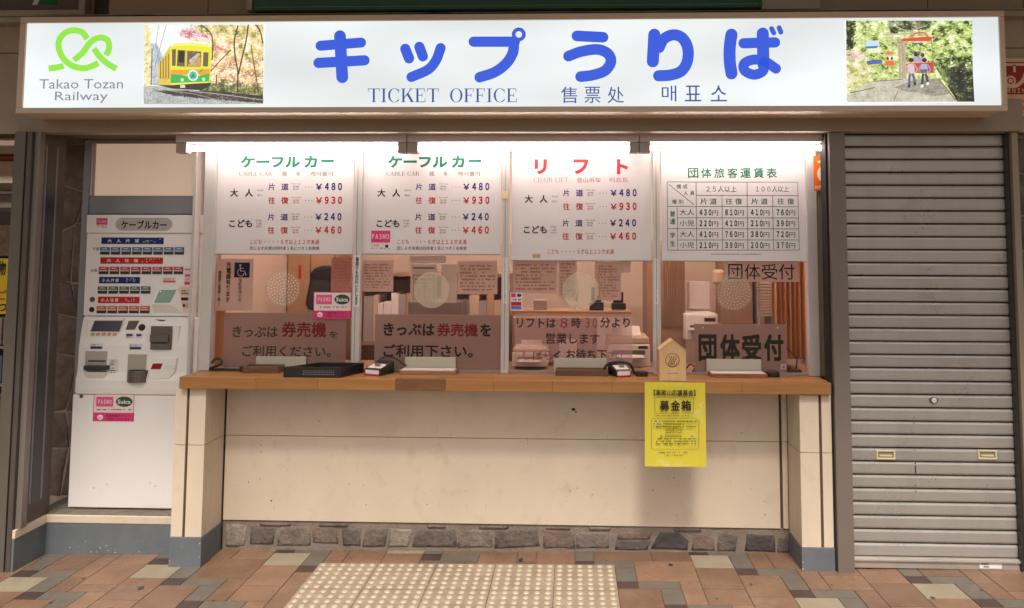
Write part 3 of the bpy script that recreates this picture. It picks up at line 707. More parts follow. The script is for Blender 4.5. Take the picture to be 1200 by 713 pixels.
# ================================================================== LIT SIGN
YS = 3.65
sg = thing('lit_ticket_sign', 'long backlit white sign reading TICKET OFFICE in blue with two photographs', 'sign', (-0.35, 3.75, 2.30))
SX0, SX1, SZ0, SZ1 = -2.805, 2.096, 2.303, 2.797
fx0, fx1, fz0, fz1 = RC(28, 24, 1173, 125, YS)
fz0, fz1 = W(600, 125.0, YS)[1], W(600, 23.2, YS)[1]
bx('sign_box', M_frame, sg, SX0 + .002, SX1 - .002, 3.668, 3.898, SZ0 + .002, SZ1 - .002, 0.003)
bx('frame_rail', M_frame, sg, SX0, SX1, YS, 3.6675, SZ0, fz0, 0.002)
bx('frame_rail', M_frame, sg, SX0, SX1, YS, 3.6675, fz1, SZ1, 0.002)
bx('frame_stile', M_frame, sg, SX0, fx0, YS, 3.6675, fz0 + .0005, fz1 - .0005, 0.002)
bx('frame_stile', M_frame, sg, fx1, SX1, YS, 3.6675, fz0 + .0005, fz1 - .0005, 0.002)
face = bx('lit_face', M_signface, sg, fx0 + .0005, fx1 - .0005, 3.660, 3.6674, fz0 + .0005, fz1 - .0005)
YF = 3.660
BLUE = glow((44, 82, 205)); NAVY = glow((48, 74, 142)); LGRN = glow((140, 218, 66)); GRY = glow((128, 126, 132))
def big(pts, w, ox=640, s=3.96, lay=1, **k): stroke(face, BLUE, [(ox + x / s, y / s) for x, y in pts], w / s, YF, lay, **k)
q = dict(ox=340, s=2.97)
big([(106, 160), (247, 149)], 35, lay=1, **q); big([(99, 220), (259, 211)], 36, lay=2, **q); big([(174, 127), (182, 270)], 41, lay=3, **q)
big([(401, 171), (414, 204)], 36, lay=1, **q); big([(450, 164), (462, 197)], 36, lay=1, **q); big([(524, 168), (508, 210), (480, 243), (422, 269)], 35, lay=1, **q)
big([(639, 146), (782, 146)], 36, lay=1, **q); big([(779, 150), (775, 185), (752, 222), (712, 252), (660, 270)], 37, lay=2, **q)
stroke(face, BLUE, [(340 + (796 + 18 * math.cos(t)) / 2.97, (121 + 18 * math.sin(t)) / 2.97) for t in [math.pi * i / 8 for i in range(16)]], 13 / 2.97, YF, 3, closed=True, smooth=False)
big([(143, 168), (264, 174)], 50); big([(104, 262), (165, 240), (240, 231), (288, 252), (300, 290), (272, 330), (215, 350), (160, 357)], 50, lay=2)
big([(502, 162), (495, 286)], 56); big([(524, 222), (546, 182), (590, 163), (632, 178), (657, 225), (655, 285), (628, 330), (580, 349), (522, 353)], 52, lay=2)
big([(860, 162), (852, 220), (852, 285), (860, 342)], 56); big([(916, 202), (1062, 198)], 48); big([(1005, 157), (1008, 300)], 56, lay=2)
big([(1010, 290), (1006, 330), (965, 348), (922, 330), (918, 298), (958, 279), (1010, 284), (1066, 320)], 47, lay=3)
big([(1046, 134), (1056, 154)], 23); big([(1081, 130), (1089, 150)], 23)
serif(face, NAVY, 'TICKET', 431, 104, 514.5, 120, YF); serif(face, NAVY, 'OFFICE', 527, 104, 606.5, 120, YF)
for ch, a, b in (('售', 657.5, 676.5), ('票', 685, 703.5), ('处', 712, 731)): text(face, NAVY, ch, a, 102, b, 121, YF, -0.004)
for ch, a, b in (('매', 775.6, 792.5), ('표', 802.4, 821.8), ('소', 832.7, 851.6)): text(face, NAVY, ch, a, 100.5, b, 119, YF, -0.004)
def lg_(pts, w=47, lay=1, **k): stroke(face, LGRN, [(20 + x / 6.479, 20 + y / 6.479) for x, y in pts], w / 6.479, YF, lay, cap='flat', name='emblem', **k)
lg_([(240, 392), (300, 385), (355, 372)]); lg_([(535, 168), (495, 118), (430, 102), (365, 122), (322, 175), (318, 240), (345, 305), (400, 360), (460, 385), (530, 388), (618, 352)])
lg_([(433, 330), (500, 270), (548, 205), (590, 170), (640, 158), (685, 175), (699, 215), (695, 255), (676, 292)]); lg_([(583, 240), (625, 298), (680, 350), (755, 396)])
text(face, GRY, 'Takao Tozan', 46.3, 93, 144.3, 104.2, YF); text(face, GRY, 'Railway', 64.5, 107.5, 126.3, 121.2, YF)

# ---- printed photographs on the sign
def foliage_mat(name, cols, scale, dark=None, e=1.0):
    m = bpy.data.materials.new(name); m.use_nodes = True; n = m.node_tree.nodes; l = m.node_tree.links; b = n['Principled BSDF']
    b.inputs['Base Color'].default_value = (.02, .02, .02, 1)
    g = n.new('ShaderNodeTexCoord'); no = n.new('ShaderNodeTexNoise'); no.inputs['Scale'].default_value = scale * 2.4; no.inputs['Detail'].default_value = 9; no.inputs['Roughness'].default_value = 0.72
    l.new(g.outputs['Object'], no.inputs['Vector'])
    cr = n.new('ShaderNodeValToRGB'); l.new(no.outputs['Fac'], cr.inputs[0])
    while len(cr.color_ramp.elements) < len(cols): cr.color_ramp.elements.new(0.5)
    for i, c in enumerate(cols):
        cr.color_ramp.elements[i].position = 0.30 + 0.30 * i / (len(cols) - 1); cr.color_ramp.elements[i].color = (*lin(c), 1)
    l.new(cr.outputs[0], b.inputs['Emission Color']); b.inputs['Emission Strength'].default_value = e; b.inputs['Roughness'].default_value = 0.35
    return m
F_aut = foliage_mat('print_autumn_leaves', [(70, 66, 52), (150, 140, 84), (222, 196, 120), (236, 226, 170), (244, 240, 222)], 16)
F_org = foliage_mat('print_orange_leaves', [(120, 88, 60), (214, 160, 100), (240, 205, 150), (248, 236, 205)], 20)
F_red = foliage_mat('print_red_leaves', [(150, 74, 84), (206, 130, 142), (232, 186, 186), (240, 226, 220)], 24)
F_grn = foliage_mat('print_green_leaves', [(52, 62, 36), (112, 134, 62), (172, 190, 96), (216, 224, 150), (238, 240, 205)], 17)
F_dk = foliage_mat('print_dark_leaves', [(34, 34, 30), (62, 64, 50), (112, 120, 78), (168, 180, 110)], 20)
F_grv = foliage_mat('print_gravel', [(74, 74, 72), (128, 130, 126), (178, 182, 176), (206, 208, 204)], 70)
F_sky = foliage_mat('print_pale_sky', [(214, 220, 214), (232, 238, 234), (240, 244, 243)], 9)
F_path = foliage_mat('print_grey_path', [(150, 142, 124), (184, 178, 158), (208, 204, 186)], 12)
F_shd = foliage_mat('print_path_shade', [(112, 108, 98), (140, 136, 122), (170, 164, 146)], 26)
def photo(label, x0, y0, x1, y1):
    o = MB(); a, b, c, d = RC(x0, y0, x1, y1, YF); o.box(a, b, 3.6588, 3.6598, c, d)
    o = o.build('printed_photograph', F_sky, face); o['label'] = label; return o
YP = 3.6588
def inside(x, y, P):
    r = False
    for i in range(len(P)):
        (a, b), (c, d) = P[i], P[i - 1]
        if (b > y) != (d > y) and x < (c - a) * (y - b) / (d - b) + a: r = not r
    return r
from mathutils import noise as _nz
def leaves(p, ox, s, zone, cols, n, size, lay, rnd):
    """many small printed leaf dabs inside a zone"""
    xs = [q[0] for q in zone]; ys = [q[1] for q in zone]; k = 0
    n = int(n * 2.6); size = size * .58; srt = sorted(cols, key=sum)
    while k < n:
        x, y = rnd.uniform(min(xs), max(xs)), rnd.uniform(min(ys), max(ys))
        if not inside(x, y, zone): k += .2; continue
        k += 1; r = size * rnd.uniform(.4, 1.3); v = _nz.noise((x / 62.0, y / 50.0, 3.1 + lay)) * 1.1 + _nz.noise((x / 20.0, y / 18.0, 7.7)) * .55 + rnd.uniform(-.16, .16)
        c = srt[min(len(srt) - 1, max(0, int((v * .75 + .55) * len(srt))))]
        pts = [(ox[0] + (x + r * rnd.uniform(.5, 1.4) * math.cos(t)) / s, ox[1] + (y + r * .7 * rnd.uniform(.4, 1.2) * math.sin(t)) / s) for t in [2 * math.pi * i / 6 for i in range(6)]]
        lx, hx, ly, hy_ = (169.4, 309.2, 29.4, 121.6) if ox[0] == 160 else (991.4, 1139.6, 24.4, 120.2)
        pts = [(min(max(a_, lx), hx), min(max(b_, ly), hy_)) for a_, b_ in pts]
        ppoly(p, glow(c), pts, YP + 0.0004, lay + k * .00005, 'picture')
RND = random.Random(3)
p1 = photo('printed photograph of a yellow and green cable car among autumn trees', 169, 29, 309.5, 122)
def a1(pts, m, lay): ppoly(p1, m, [(160 + x / 6.481, 20 + y / 6.481) for x, y in pts], YP + 0.0004, lay, 'picture')
def s1(pts, w, m, lay, sm=True): stroke(p1, m, [(160 + x / 6.481, 20 + y / 6.481) for x, y in pts], w / 6.481, YP + 0.0004, lay, name='picture', smooth=sm, cap='flat')
a1([(480, 60), (965, 60), (962, 600), (560, 560), (560, 200), (400, 180), (380, 110)], F_aut, 1)
a1([(560, 360), (640, 300), (780, 340), (920, 330), (925, 560), (560, 560)], F_org, 1.3)
a1([(325, 130), (350, 88), (420, 82), (470, 105), (560, 150), (570, 180), (480, 178), (410, 170), (340, 152)], F_red, 1.5)
a1([(575, 215), (640, 205), (715, 215), (690, 260), (620, 280), (575, 262)], F_red, 1.6)
a1([(60, 70), (88, 62), (104, 200), (118, 330), (110, 540), (60, 560)], F_aut, 1.2)
a1([(90, 200), (150, 200), (200, 290), (170, 520), (98, 520)], foliage_mat('print_hazy_blue', [(120, 124, 148), (170, 176, 190), (214, 220, 226)], 14), 1.1)
a1([(55, 530), (150, 525), (965, 620), (962, 663), (55, 663)], F_grv, 2)
a1([(560, 500), (640, 470), (962, 520), (962, 620), (500, 565)], F_dk, 1.8)
for pts, w in (([(575, 330), (580, 200), (560, 120), (490, 62)], 9), ([(560, 420), (640, 330), (720, 250)], 8), ([(768, 580), (770, 420), (750, 300), (745, 180), (772, 66)], 11), ([(775, 440), (800, 320), (830, 200), (850, 60)], 11),
               ([(930, 590), (900, 400), (870, 220)], 7), ([(905, 60), (940, 110), (960, 200)], 10), ([(535, 560), (560, 480)], 12), ([(170, 60), (145, 230)], 2.5), ([(228, 60), (140, 380)], 3), ([(120, 240), (112, 520)], 7), ([(610, 440), (606, 520)], 8)):
    s1(pts, w, glow((84, 66, 54)), 2.2)
a1([(120, 560), (420, 560), (962, 600), (962, 655), (740, 640), (300, 600)], glow((74, 66, 62)), 2.4)
s1([(200, 555), (450, 590), (700, 655)], 7, glow((150, 140, 128)), 2.6); s1([(400, 565), (650, 590), (960, 632)], 6, glow((176, 170, 160)), 2.6); s1([(480, 560), (720, 580), (960, 612)], 6, glow((52, 44, 40)), 2.7)
a1([(165, 520), (270, 545), (500, 560), (560, 520), (560, 470), (180, 470)], glow((66, 60, 54)), 3)
a1([(165, 372), (200, 310), (262, 212), (262, 520), (165, 518)], glow((214, 196, 84)), 3.2)
for i in range(4): a1([(180 + i * 20, 340 - i * 18), (190 + i * 20, 330 - i * 18), (190 + i * 20, 470), (180 + i * 20, 470)], glow((170, 120, 64)), 3.4)
a1([(258, 236), (290, 205), (420, 196), (540, 212), (574, 240), (560, 500), (262, 520)], glow((226, 222, 62)), 3.6)
a1([(262, 404), (560, 398), (558, 440), (262, 440)], glow((232, 158, 60)), 3.8)
a1([(262, 436), (340, 440), (430, 462), (500, 442), (558, 430), (552, 498), (262, 518)], glow((70, 178, 84)), 4)
a1([(262, 505), (552, 492), (550, 502), (262, 518)], glow((236, 226, 80)), 4.1)
for q in ([(272, 248), (302, 246), (300, 372), (272, 374)], [(315, 252), (378, 256), (370, 380), (308, 376)], [(388, 258), (494, 266), (490, 380), (384, 380)], [(510, 270), (550, 272), (545, 378), (506, 378)]):
    a1(q, glow((112, 96, 78)), 4.2)
a1([(325, 262), (368, 262), (362, 350), (320, 345)], glow((52, 48, 42)), 4.4); a1([(400, 330), (470, 275), (490, 285), (420, 360)], glow((200, 190, 170)), 4.4)
a1([(395, 365), (485, 300), (488, 376), (390, 378)], glow((196, 160, 110)), 4.3)
pell(p1, glow((236, 240, 232)), 160 + 432 / 6.481, 20 + 446 / 6.481, 40 / 6.481, 42 / 6.481, YP + .0004, 4.6, 'picture'); pell(p1, glow((96, 190, 170)), 160 + 432 / 6.481, 20 + 446 / 6.481, 30 / 6.481, 32 / 6.481, YP + .0004, 4.8, 'picture')
a1([(412, 462), (432, 425), (452, 462)], glow((70, 140, 90)), 5); a1([(474, 420), (510, 390), (500, 415), (480, 432)], glow((90, 170, 70)), 5); a1([(384, 402), (404, 425), (390, 432), (370, 416)], glow((150, 196, 70)), 5)
for x, y in ((350, 480), (512, 476)): pell(p1, glow((226, 226, 206)), 160 + x / 6.481, 20 + y / 6.481, 1.9, 2.1, YP + .0004, 5, 'picture', 12)
a1([(335, 518), (372, 518), (372, 540), (335, 540)], glow((214, 214, 200)), 5)

AUT = [(236, 214, 140), (248, 240, 200), (206, 190, 110), (150, 150, 84), (244, 226, 190), (116, 112, 66), (230, 180, 140), (250, 246, 226), (176, 160, 100)]
for zone, cols, n, sz, lay in (([(560, 62), (960, 62), (962, 330), (590, 300)], AUT, 420, 17, 2.02), ([(570, 300), (960, 320), (958, 540), (560, 500)], [(244, 206, 150), (250, 236, 206), (220, 160, 100), (196, 150, 90), (250, 244, 226), (150, 140, 160), (140, 120, 70)], 360, 15, 2.02),
                               ([(400, 62), (700, 62), (700, 180), (470, 110)], [(150, 160, 90), (200, 196, 130), (120, 124, 70), (226, 220, 170)], 130, 15, 2.02), ([(320, 130), (360, 80), (560, 140), (590, 185), (420, 175)], [(206, 120, 140), (180, 90, 110), (232, 180, 190), (244, 236, 232)], 130, 11, 2.06),
                               ([(590, 215), (710, 205), (700, 270), (590, 275)], [(216, 120, 110), (236, 170, 150), (240, 220, 200)], 60, 12, 2.06), ([(62, 70), (110, 70), (120, 520), (62, 520)], [(240, 236, 190), (226, 216, 150), (246, 246, 230)], 90, 12, 2.06),
                               ([(570, 490), (960, 520), (960, 612), (600, 575)], [(70, 60, 44), (120, 110, 66), (160, 140, 90), (44, 38, 32), (200, 180, 130)], 200, 10, 2.08), ([(60, 535), (300, 570), (700, 655), (60, 658)], [(120, 122, 120), (160, 162, 160), (206, 208, 204), (86, 88, 86)], 380, 6, 2.1),
                               ([(130, 560), (420, 565), (962, 605), (962, 655), (740, 645), (300, 605)], [(60, 54, 50), (96, 88, 84), (40, 36, 36), (150, 140, 132)], 260, 8, 2.42)):
    leaves(p1, (160, 20), 6.481, zone, cols, n, sz, lay, RND)
p2 = photo('printed photograph of two people riding a red chairlift over a path', 991, 24, 1140, 120.5)
def a2(pts, m, lay): ppoly(p2, m, [(980 + x / 6.2, 15 + y / 6.2) for x, y in pts], YP + 0.0004, lay, 'picture')
def s2(pts, w, m, lay, cap='flat'): stroke(p2, m, [(980 + x / 6.2, 15 + y / 6.2) for x, y in pts], w / 6.2, YP + 0.0004, lay, name='picture', cap=cap)
a2([(70, 58), (985, 58), (998, 640), (78, 640)], F_grn, 1)
a2([(72, 60), (130, 60), (110, 250), (76, 260)], F_dk, 1.3); a2([(350, 60), (690, 58), (680, 110), (400, 150)], F_dk, 1.3)
a2([(720, 400), (850, 330), (990, 380), (1003, 648), (880, 648)], F_dk, 1.4); a2([(830, 430), (990, 450), (1003, 648), (880, 648), (815, 540)], glow((46, 42, 38)), 1.5)
a2([(78, 275), (190, 280), (205, 340), (78, 345)], F_red, 1.3)
a2([(82, 590), (260, 500), (480, 480), (740, 480), (880, 648), (85, 650)], F_path, 2)
a2([(420, 545), (560, 490), (740, 480), (830, 590), (700, 610), (600, 580), (500, 575)], F_shd, 2.2)
s2([(450, 560), (415, 645)], 4, glow((96, 88, 74)), 2.4); s2([(100, 582), (160, 572), (280, 545)], 6, glow((92, 84, 60)), 2.4)
s2([(740, 480), (870, 640)], 8, glow((120, 104, 84)), 2.5); s2([(270, 500), (480, 486)], 6, glow((120, 110, 84)), 2.5)
for x in (455, 475, 492): s2([(x, 190), (x + 8, 480)], 15, glow((176, 156, 136)), 2.6 + x * .0001)
s2([(360, 160), (640, 150)], 11, glow((190, 172, 158)), 2.8); s2([(380, 175), (455, 240)], 14, glow((200, 180, 160)), 2.8); s2([(400, 90), (520, 130), (660, 95)], 5, glow((190, 186, 178)), 2.9); s2([(590, 60), (600, 160)], 5, glow((180, 60, 70)), 2.9)
a2([(205, 250), (215, 215), (240, 203), (305, 205), (315, 240), (290, 260), (215, 260)], glow((196, 214, 226)), 3); a2([(208, 248), (305, 242), (292, 260), (215, 262)], glow((66, 120, 176)), 3.2)
s2([(208, 90), (208, 350)], 3, glow((130, 130, 110)), 3); a2([(218, 352), (325, 340), (330, 372), (225, 380)], glow((84, 100, 168)), 3.2)
a2([(352, 300), (375, 278), (408, 290), (412, 305), (352, 308)], glow((222, 120, 96)), 3.2)
for x in (372, 402):
    a2([(x - 16, 350), (x + 14, 350), (x + 18, 388), (x - 18, 386)], glow((226, 110, 60)), 3.4); pell(p2, glow((110, 60, 44)), 980 + x / 6.2, 15 + 335 / 6.2, 1.6, 2, YP + .0004, 3.5, 'picture', 10); s2([(x, 388), (x, 410)], 8, glow((120, 90, 80)), 3.3)
a2([(470, 210), (480, 190), (560, 182), (680, 176), (695, 182), (690, 208)], glow((222, 72, 60)), 4); s2([(545, 180), (580, 150), (640, 150), (665, 178)], 9, glow((200, 90, 100)), 3.9); a2([(545, 232), (560, 222), (625, 220), (632, 232)], glow((80, 96, 140)), 4)
s2([(495, 210), (505, 470)], 6, glow((200, 176, 160)), 3.9); s2([(690, 205), (708, 420)], 6, glow((150, 130, 110)), 3.9)
a2([(505, 372), (700, 362), (705, 440), (510, 440)], glow((200, 60, 62)), 4.1)
for x, y, c in ((575, 305, (60, 50, 56)), (625, 310, (80, 60, 60))): pell(p2, glow(c), 980 + x / 6.2, 15 + y / 6.2, 2.3, 2.5, YP + .0004, 4.2, 'picture', 14); a2([(x - 20, y + 15), (x + 20, y + 15), (x + 26, y + 55), (x - 26, y + 55)], glow((176, 160, 186)), 4.15)
for x, top, leg, shoe in ((540, (214, 190, 190), (96, 106, 132), (60, 54, 60)), (635, (160, 176, 200), (70, 66, 74), (228, 230, 232))):
    a2([(x - 20, 376), (x + 16, 372), (x + 26, 400), (x + 28, 442), (x - 24, 446), (x - 26, 400)], glow(top), 4.5)
    s2([(x - 26, 385), (x - 36, 420), (x - 10, 442)], 9, glow(tuple(int(v * .86) for v in top)), 4.55, 'round'); s2([(x + 26, 380), (x + 46, 415), (x + 30, 440)], 9, glow(tuple(int(v * .9) for v in top)), 4.55, 'round')
    pell(p2, glow((214, 166, 140)), 980 + (x - 3) / 6.2, 15 + 354 / 6.2, 2.2, 2.6, YP + .0004, 4.6, 'picture', 14); pell(p2, glow((66, 40, 34)), 980 + (x + 3) / 6.2, 15 + 347 / 6.2, 3, 2.4, YP + .0004, 4.7, 'picture', 14)
    for dx, e in ((-14, 545), (28, 528)):
        s2([(x + dx * .4, 445), (x + dx * .8, 480), (x + dx, e - 16)], 17, glow(leg), 4.8); a2([(x + dx - 9, e - 20), (x + dx + 9, e - 22), (x + dx + 10, e), (x + dx - 10, e + 2)], glow(shoe), 4.9)
a2([(608, 415), (660, 412), (655, 440), (612, 440)], glow((120, 100, 84)), 5)

GR = [(200, 212, 130), (160, 180, 90), (226, 230, 170), (110, 130, 64), (240, 240, 206), (84, 100, 52), (180, 196, 120)]
DGR = [(60, 66, 40), (90, 100, 56), (40, 42, 32), (130, 146, 80), (52, 50, 44)]
for zone, cols, n, sz, lay in (([(75, 60), (460, 60), (470, 470), (80, 530)], GR, 460, 20, 1.9), ([(700, 60), (985, 60), (990, 400), (700, 400)], GR + DGR[:2], 380, 20, 1.9), ([(490, 230), (690, 230), (690, 360), (490, 360)], GR[:4] + DGR[:2], 120, 16, 1.9),
                               ([(72, 60), (140, 60), (115, 260), (76, 270)], DGR, 90, 18, 1.95), ([(360, 58), (690, 58), (680, 120), (400, 150)], DGR + [(150, 150, 140), (200, 198, 190)], 150, 14, 1.95), ([(720, 330), (990, 320), (1000, 640), (880, 640)], DGR, 260, 18, 1.95),
                               ([(830, 430), (990, 440), (1000, 640), (890, 640)], [(46, 42, 38), (60, 56, 48), (34, 32, 30)], 120, 16, 1.99), ([(78, 275), (190, 280), (205, 345), (78, 345)], [(232, 206, 200), (216, 180, 176), (200, 190, 150)], 60, 14, 1.96), ([(80, 360), (250, 380), (240, 500), (85, 580)], [(206, 190, 130), (226, 216, 170), (170, 160, 100), (240, 234, 206)], 120, 18, 1.97),
                               ([(430, 545), (560, 495), (740, 485), (820, 590), (600, 578)], [(126, 120, 108), (150, 144, 130), (104, 98, 90), (180, 172, 156)], 110, 10, 2.24)):
    leaves(p2, (980, 15), 6.2, zone, cols, n, sz, lay, RND)

leaves(p2, (980, 15), 6.2, [(120, 590), (270, 505), (480, 485), (560, 500), (430, 545), (600, 600), (820, 620), (860, 645), (90, 648)], [(196, 190, 168), (168, 160, 140), (216, 212, 194), (184, 176, 156)], 120, 9, 2.15, RND)
leaves(p1, (160, 20), 6.481, [(170, 380), (205, 312), (258, 230), (258, 505), (170, 505)], [(196, 150, 70), (232, 206, 96), (150, 110, 66), (214, 180, 80)], 60, 7, 3.3, RND)
leaves(p1, (160, 20), 6.481, [(390, 262), (490, 268), (486, 376), (388, 376)], [(150, 130, 104), (206, 190, 160), (100, 86, 70), (190, 150, 104)], 30, 7, 4.45, RND)
a1([(262, 236), (290, 207), (420, 198), (540, 214), (572, 238), (540, 232), (420, 218), (296, 222)], glow((238, 232, 110)), 3.7); a1([(372, 250), (386, 252), (380, 392), (368, 390)], glow((206, 198, 56)), 4.35)

# ================================================================== TUBE LIGHTS
for i, (a, b, where) in enumerate(((208.5, 477.6, 'left tube light over the first price panel'), (478.2, 748.4, 'middle tube light over the second and third price panels'), (749, 967.5, 'right tube light over the group fare table'))):
    X0, X1 = W(a, 168, 3.95)[0], W(b, 168, 3.95)[0]
    t = thing('tube_light', where + ', glowing white', 'tube light', ((X0 + X1) / 2, 3.96, 2.15), 'fluorescent tube lights above the windows')
    m = X0 + 0.058; n = X1 - (0.050 if i < 2 else 0.004)
    bx('housing', M_lampw, t, X0, X1, 3.925, 4.02, 2.196, 2.2495, 0.003)
    ea, eb = m, n
    bx('end_bracket', M_lampb, t, X0, ea - 0.001, 3.93, 3.99, 2.140, 2.1955, 0.004)
    if i < 2: bx('end_bracket', M_lampb, t, eb + 0.001, X1 - 0.0005, 3.93, 3.99, 2.140, 2.1955, 0.004)
    else: bx('end_bracket', M_lampb, t, n - 0.001, X1 - .0003, 3.93, 3.99, 2.140, 2.1955, 0.002)
    MB().tube([(ea, 3.958, 2.168), (eb - .002, 3.958, 2.168)], 0.0135, 14).build('tube', M_tube, t)

# ================================================================== WINDOW WALL
YW, YPN = 4.06, 4.085
wf = thing('window_frame', 'row of aluminium window posts between the ticket windows', 'window frame', (-0.4, 4.08, 0.97))
CT = 0.968   # counter top
def post(x0, x1, m=M_alu_w, py=300, y1=437, Y=YW, extra=0):
    a, b = W(x0, py, Y)[0], W(x1, py, Y)[0]
    return bx('post', m, wf, a, b, Y, Y + 0.045, CT + .001, 2.2495, 0.002)
p0 = bx('post', M_alu_w, wf, W(236.5, 300, YW)[0], W(249.5, 300, YW)[0], YW, YW + 0.05, CT + .001, 2.2495, 0.002)
post1 = post(413.8, 422.8); post2 = post(587.8, 596.4); post3 = post(765.5, 774.0)
post4 = post(946.5, 958.5)
for xx in (417.2, 591.5, 769): bx('groove', M_mgrey, wf, W(xx, 300, YW)[0], W(xx + .5, 300, YW)[0], YW - .0006, YW - .0001, CT + .02, 2.19)
XG0, XG1 = W(249.5, 300, YW)[0], W(946.5, 300, YW)[0]
bx('bottom_rail', M_alu, wf, XG0 + .001, XG1 - .001, 4.088, 4.104, CT - .02, CT + 0.012, 0.001)
# jamb wall on the right, between last post and shutter frame
jr = thing('right_window_jamb', 'plain beige jamb between the last window post and the shutter frame', 'wall', (1.32, 4.0, 0.97))
bx('jamb_face', M_beige, jr, W(958.5, 300, YW)[0] + .001, 1.42, 4.075, 4.2, CT + .001, 2.2495)
# left frames around the ticket machine
mf = thing('machine_bay_frame', 'grey frame with a glowing peach transom panel above the ticket machine', 'frame', (-2.3, 4.2, 1.6))
bx('bay_post', M_alu_b, mf, W(97, 220, 4.20)[0], W(104, 220, 4.20)[0], 4.20, 4.26, 0.21, 2.2495, 0.002)
bx('bay_post', M_alu_w, mf, W(235, 240, 4.2)[0], W(238.5, 240, 4.2)[0], 4.11, 4.26, 0.9, 2.2495, 0.002)
a, b, c, d = RC(104.2, 229.5, 234.8, 251, 4.21)
bx('transom_rail', M_alu_b, mf, a, b, 4.21, 4.26, c, d, 0.003)
a, b, c, d2 = RC(104.2, 168.8, 234.8, 229, 4.215)
bx('transom_panel', M_back, mf, a, b, 4.23, 4.235, d + .001, d2 + .01)
bx('panel_bead', M_white, mf, a + .004, a + .026, 4.214, 4.229, d + .001, d2, 0.002)
bx('panel_bead', M_alu, mf, a + .026, a + .030, 4.212, 4.229, d + .001, d2)
bx('transom_head', M_alu, mf, a, b, 4.205, 4.229, d2 + .001, 2.2495, 0.002)
bx('bay_back', M_post, mf, W(97, 220, 4.2)[0], b + .05, 4.27, 4.28, 0.21, 2.30)

# ---- price panels
BLK, RED, NVY, GRN = ink((38, 34, 40)), ink((196, 38, 44)), ink((44, 40, 120)), ink((0, 112, 82))
LRED, LBLU = ink((186, 92, 98)), ink((104, 96, 130))
LG = ink((96, 98, 84)); DGRN = ink((22, 84, 62))
def panel(label, x0, x1, yb):
    t = thing('price_panel', label, 'price board', (0, 0, 0), 'white price panels above the windows')
    a, b, c, d = RC(x0, 150, x1, yb, YPN)
    o = bx('panel_sheet', M_panel, t, a, b, YPN, YPN + 0.005, c, 2.2495, 0.001)
    bx('panel_channel', M_alu, t, a, b, YPN - .002, YPN + .008, c - .006, c - .0005)
    r = Vector(((a + b) / 2, YPN, c)); 
    for ch in t.children: ch.location -= r - WL[t.name]
    t.location = r; WL[t.name] = r
    return o
def fare_rows(o, dx, dy):
    def c(x, y): return 220 + x / 4.755 + dx, 160 + y / 4.755 + dy
    def tx(m, s, x0, y0, x1, y1, **k):
        a = c(x0, y0); b = c(x1, y1); text(o, m, s, a[0], a[1], b[0], b[1], YPN, **k)
    for ch, a, b in (('大', 237, 281), ('人', 320, 363)): tx(BLK, ch, a, 293, b, 337, bold=.035)
    tx(BLK, 'こども', 231, 464, 360, 507, bold=.03)
    tx(LBLU, 'Adult', 386, 296, 422, 305); tx(LBLU, '成人', 388, 322, 420, 334)
    tx(LBLU, 'Child', 380, 464, 412, 474); tx(LBLU, '儿童', 380, 480, 412, 491); tx(LBLU, '어린이', 380, 497, 412, 508)
    for y, m, s, lm, en, pr_ in ((262, NVY, '片道', LBLU, ('One way', '単程', '편도'), '480'), (338, RED, '往復', LRED, ('Round trip', '往返', '왕복'), '930'), (430, NVY, '片道', LBLU, ('One way', '単程', '편도'), '240'), (504, RED, '往復', LRED, ('Round trip', '往返', '왕복'), '460')):
        k = -3 if y > 400 else 0
        tx(m, s[0], 450 + k, y, 486 + k, y + 38, bold=.02); tx(m, s[1], 521 + k, y, 562 + k, y + 38, bold=.02)
        tx(lm, en[0], 578 + k, y - 1, 630 + k, y + 8); tx(lm, en[1], 585 + k, y + 13, 620 + k, y + 23); tx(lm, en[2], 585 + k, y + 27, 620 + k, y + 37)
        for q in (656, 674, 692):
            p = c(q + k, y + 20); pell(o, BLK, p[0], p[1], .45, .45, YPN, n=8, name='dots')
        tx(m, '¥', 714 + k, y + 2, 749 + k, y + 37, bold=.03); tx(m, pr_, 764 + k, y - 3, 860 + k, y + 39, bold=.055)
    return tx
for dx, label, x0, x1 in ((0, 'first cable car price panel from the left, without any sticker', 251, 414.6), (172.6, 'second cable car price panel, with a pink square sticker at its lower left', 424.0, 587.6)):
    o = panel(label, x0, x1, 297.8); tx = fare_rows(o, dx, 0)
    tx(GRN, 'ケーフル', 293, 108, 628, 176, bold=.052); tx(GRN, 'カ', 648, 108, 722, 176, bold=.052)
    a = 220 + 745 / 4.755 + dx; stroke(o, GRN, [(a + 1, 160 + 137 / 4.755), (a + 13.5, 160 + 137 / 4.755)], 3.0, YPN)
    serif(o, LG, 'CABLE CAR', 220 + 286 / 4.755 + dx, 160 + 197 / 4.755, 220 + 470 / 4.755 + dx, 160 + 219 / 4.755, YPN)
    tx(LG, '缆', 526, 195, 554, 221); tx(LG, '车', 605, 195, 628, 221); tx(LG, '케이블카', 683, 195, 812, 221)
    tx(RED, 'こども・・・・6才以上12才未満', 347, 574, 733, 602, bold=.01); tx(BLK, '但し6才未満は同伴者1名につき1名無賃', 345, 613, 733, 634, bold=.01)
    if dx:
        prect(o, ink((214, 62, 122)), 435, 270.5, 457.3, 284.5, YPN); text(o, ink((244, 226, 232)), 'PASMO', 436.3, 274.5, 456, 280.5, YPN, .02, 2)
        text(o, RED, 'ご利用', 435.3, 286.3, 444, 289, YPN); scribble(o, LRED, 435.3, 290, 449, 292.5, YPN, 1); prect(o, BLK, 451.5, 287, 455, 290.5, YPN); scribble(o, BLK, 450, 290.8, 457, 292.6, YPN, 1)
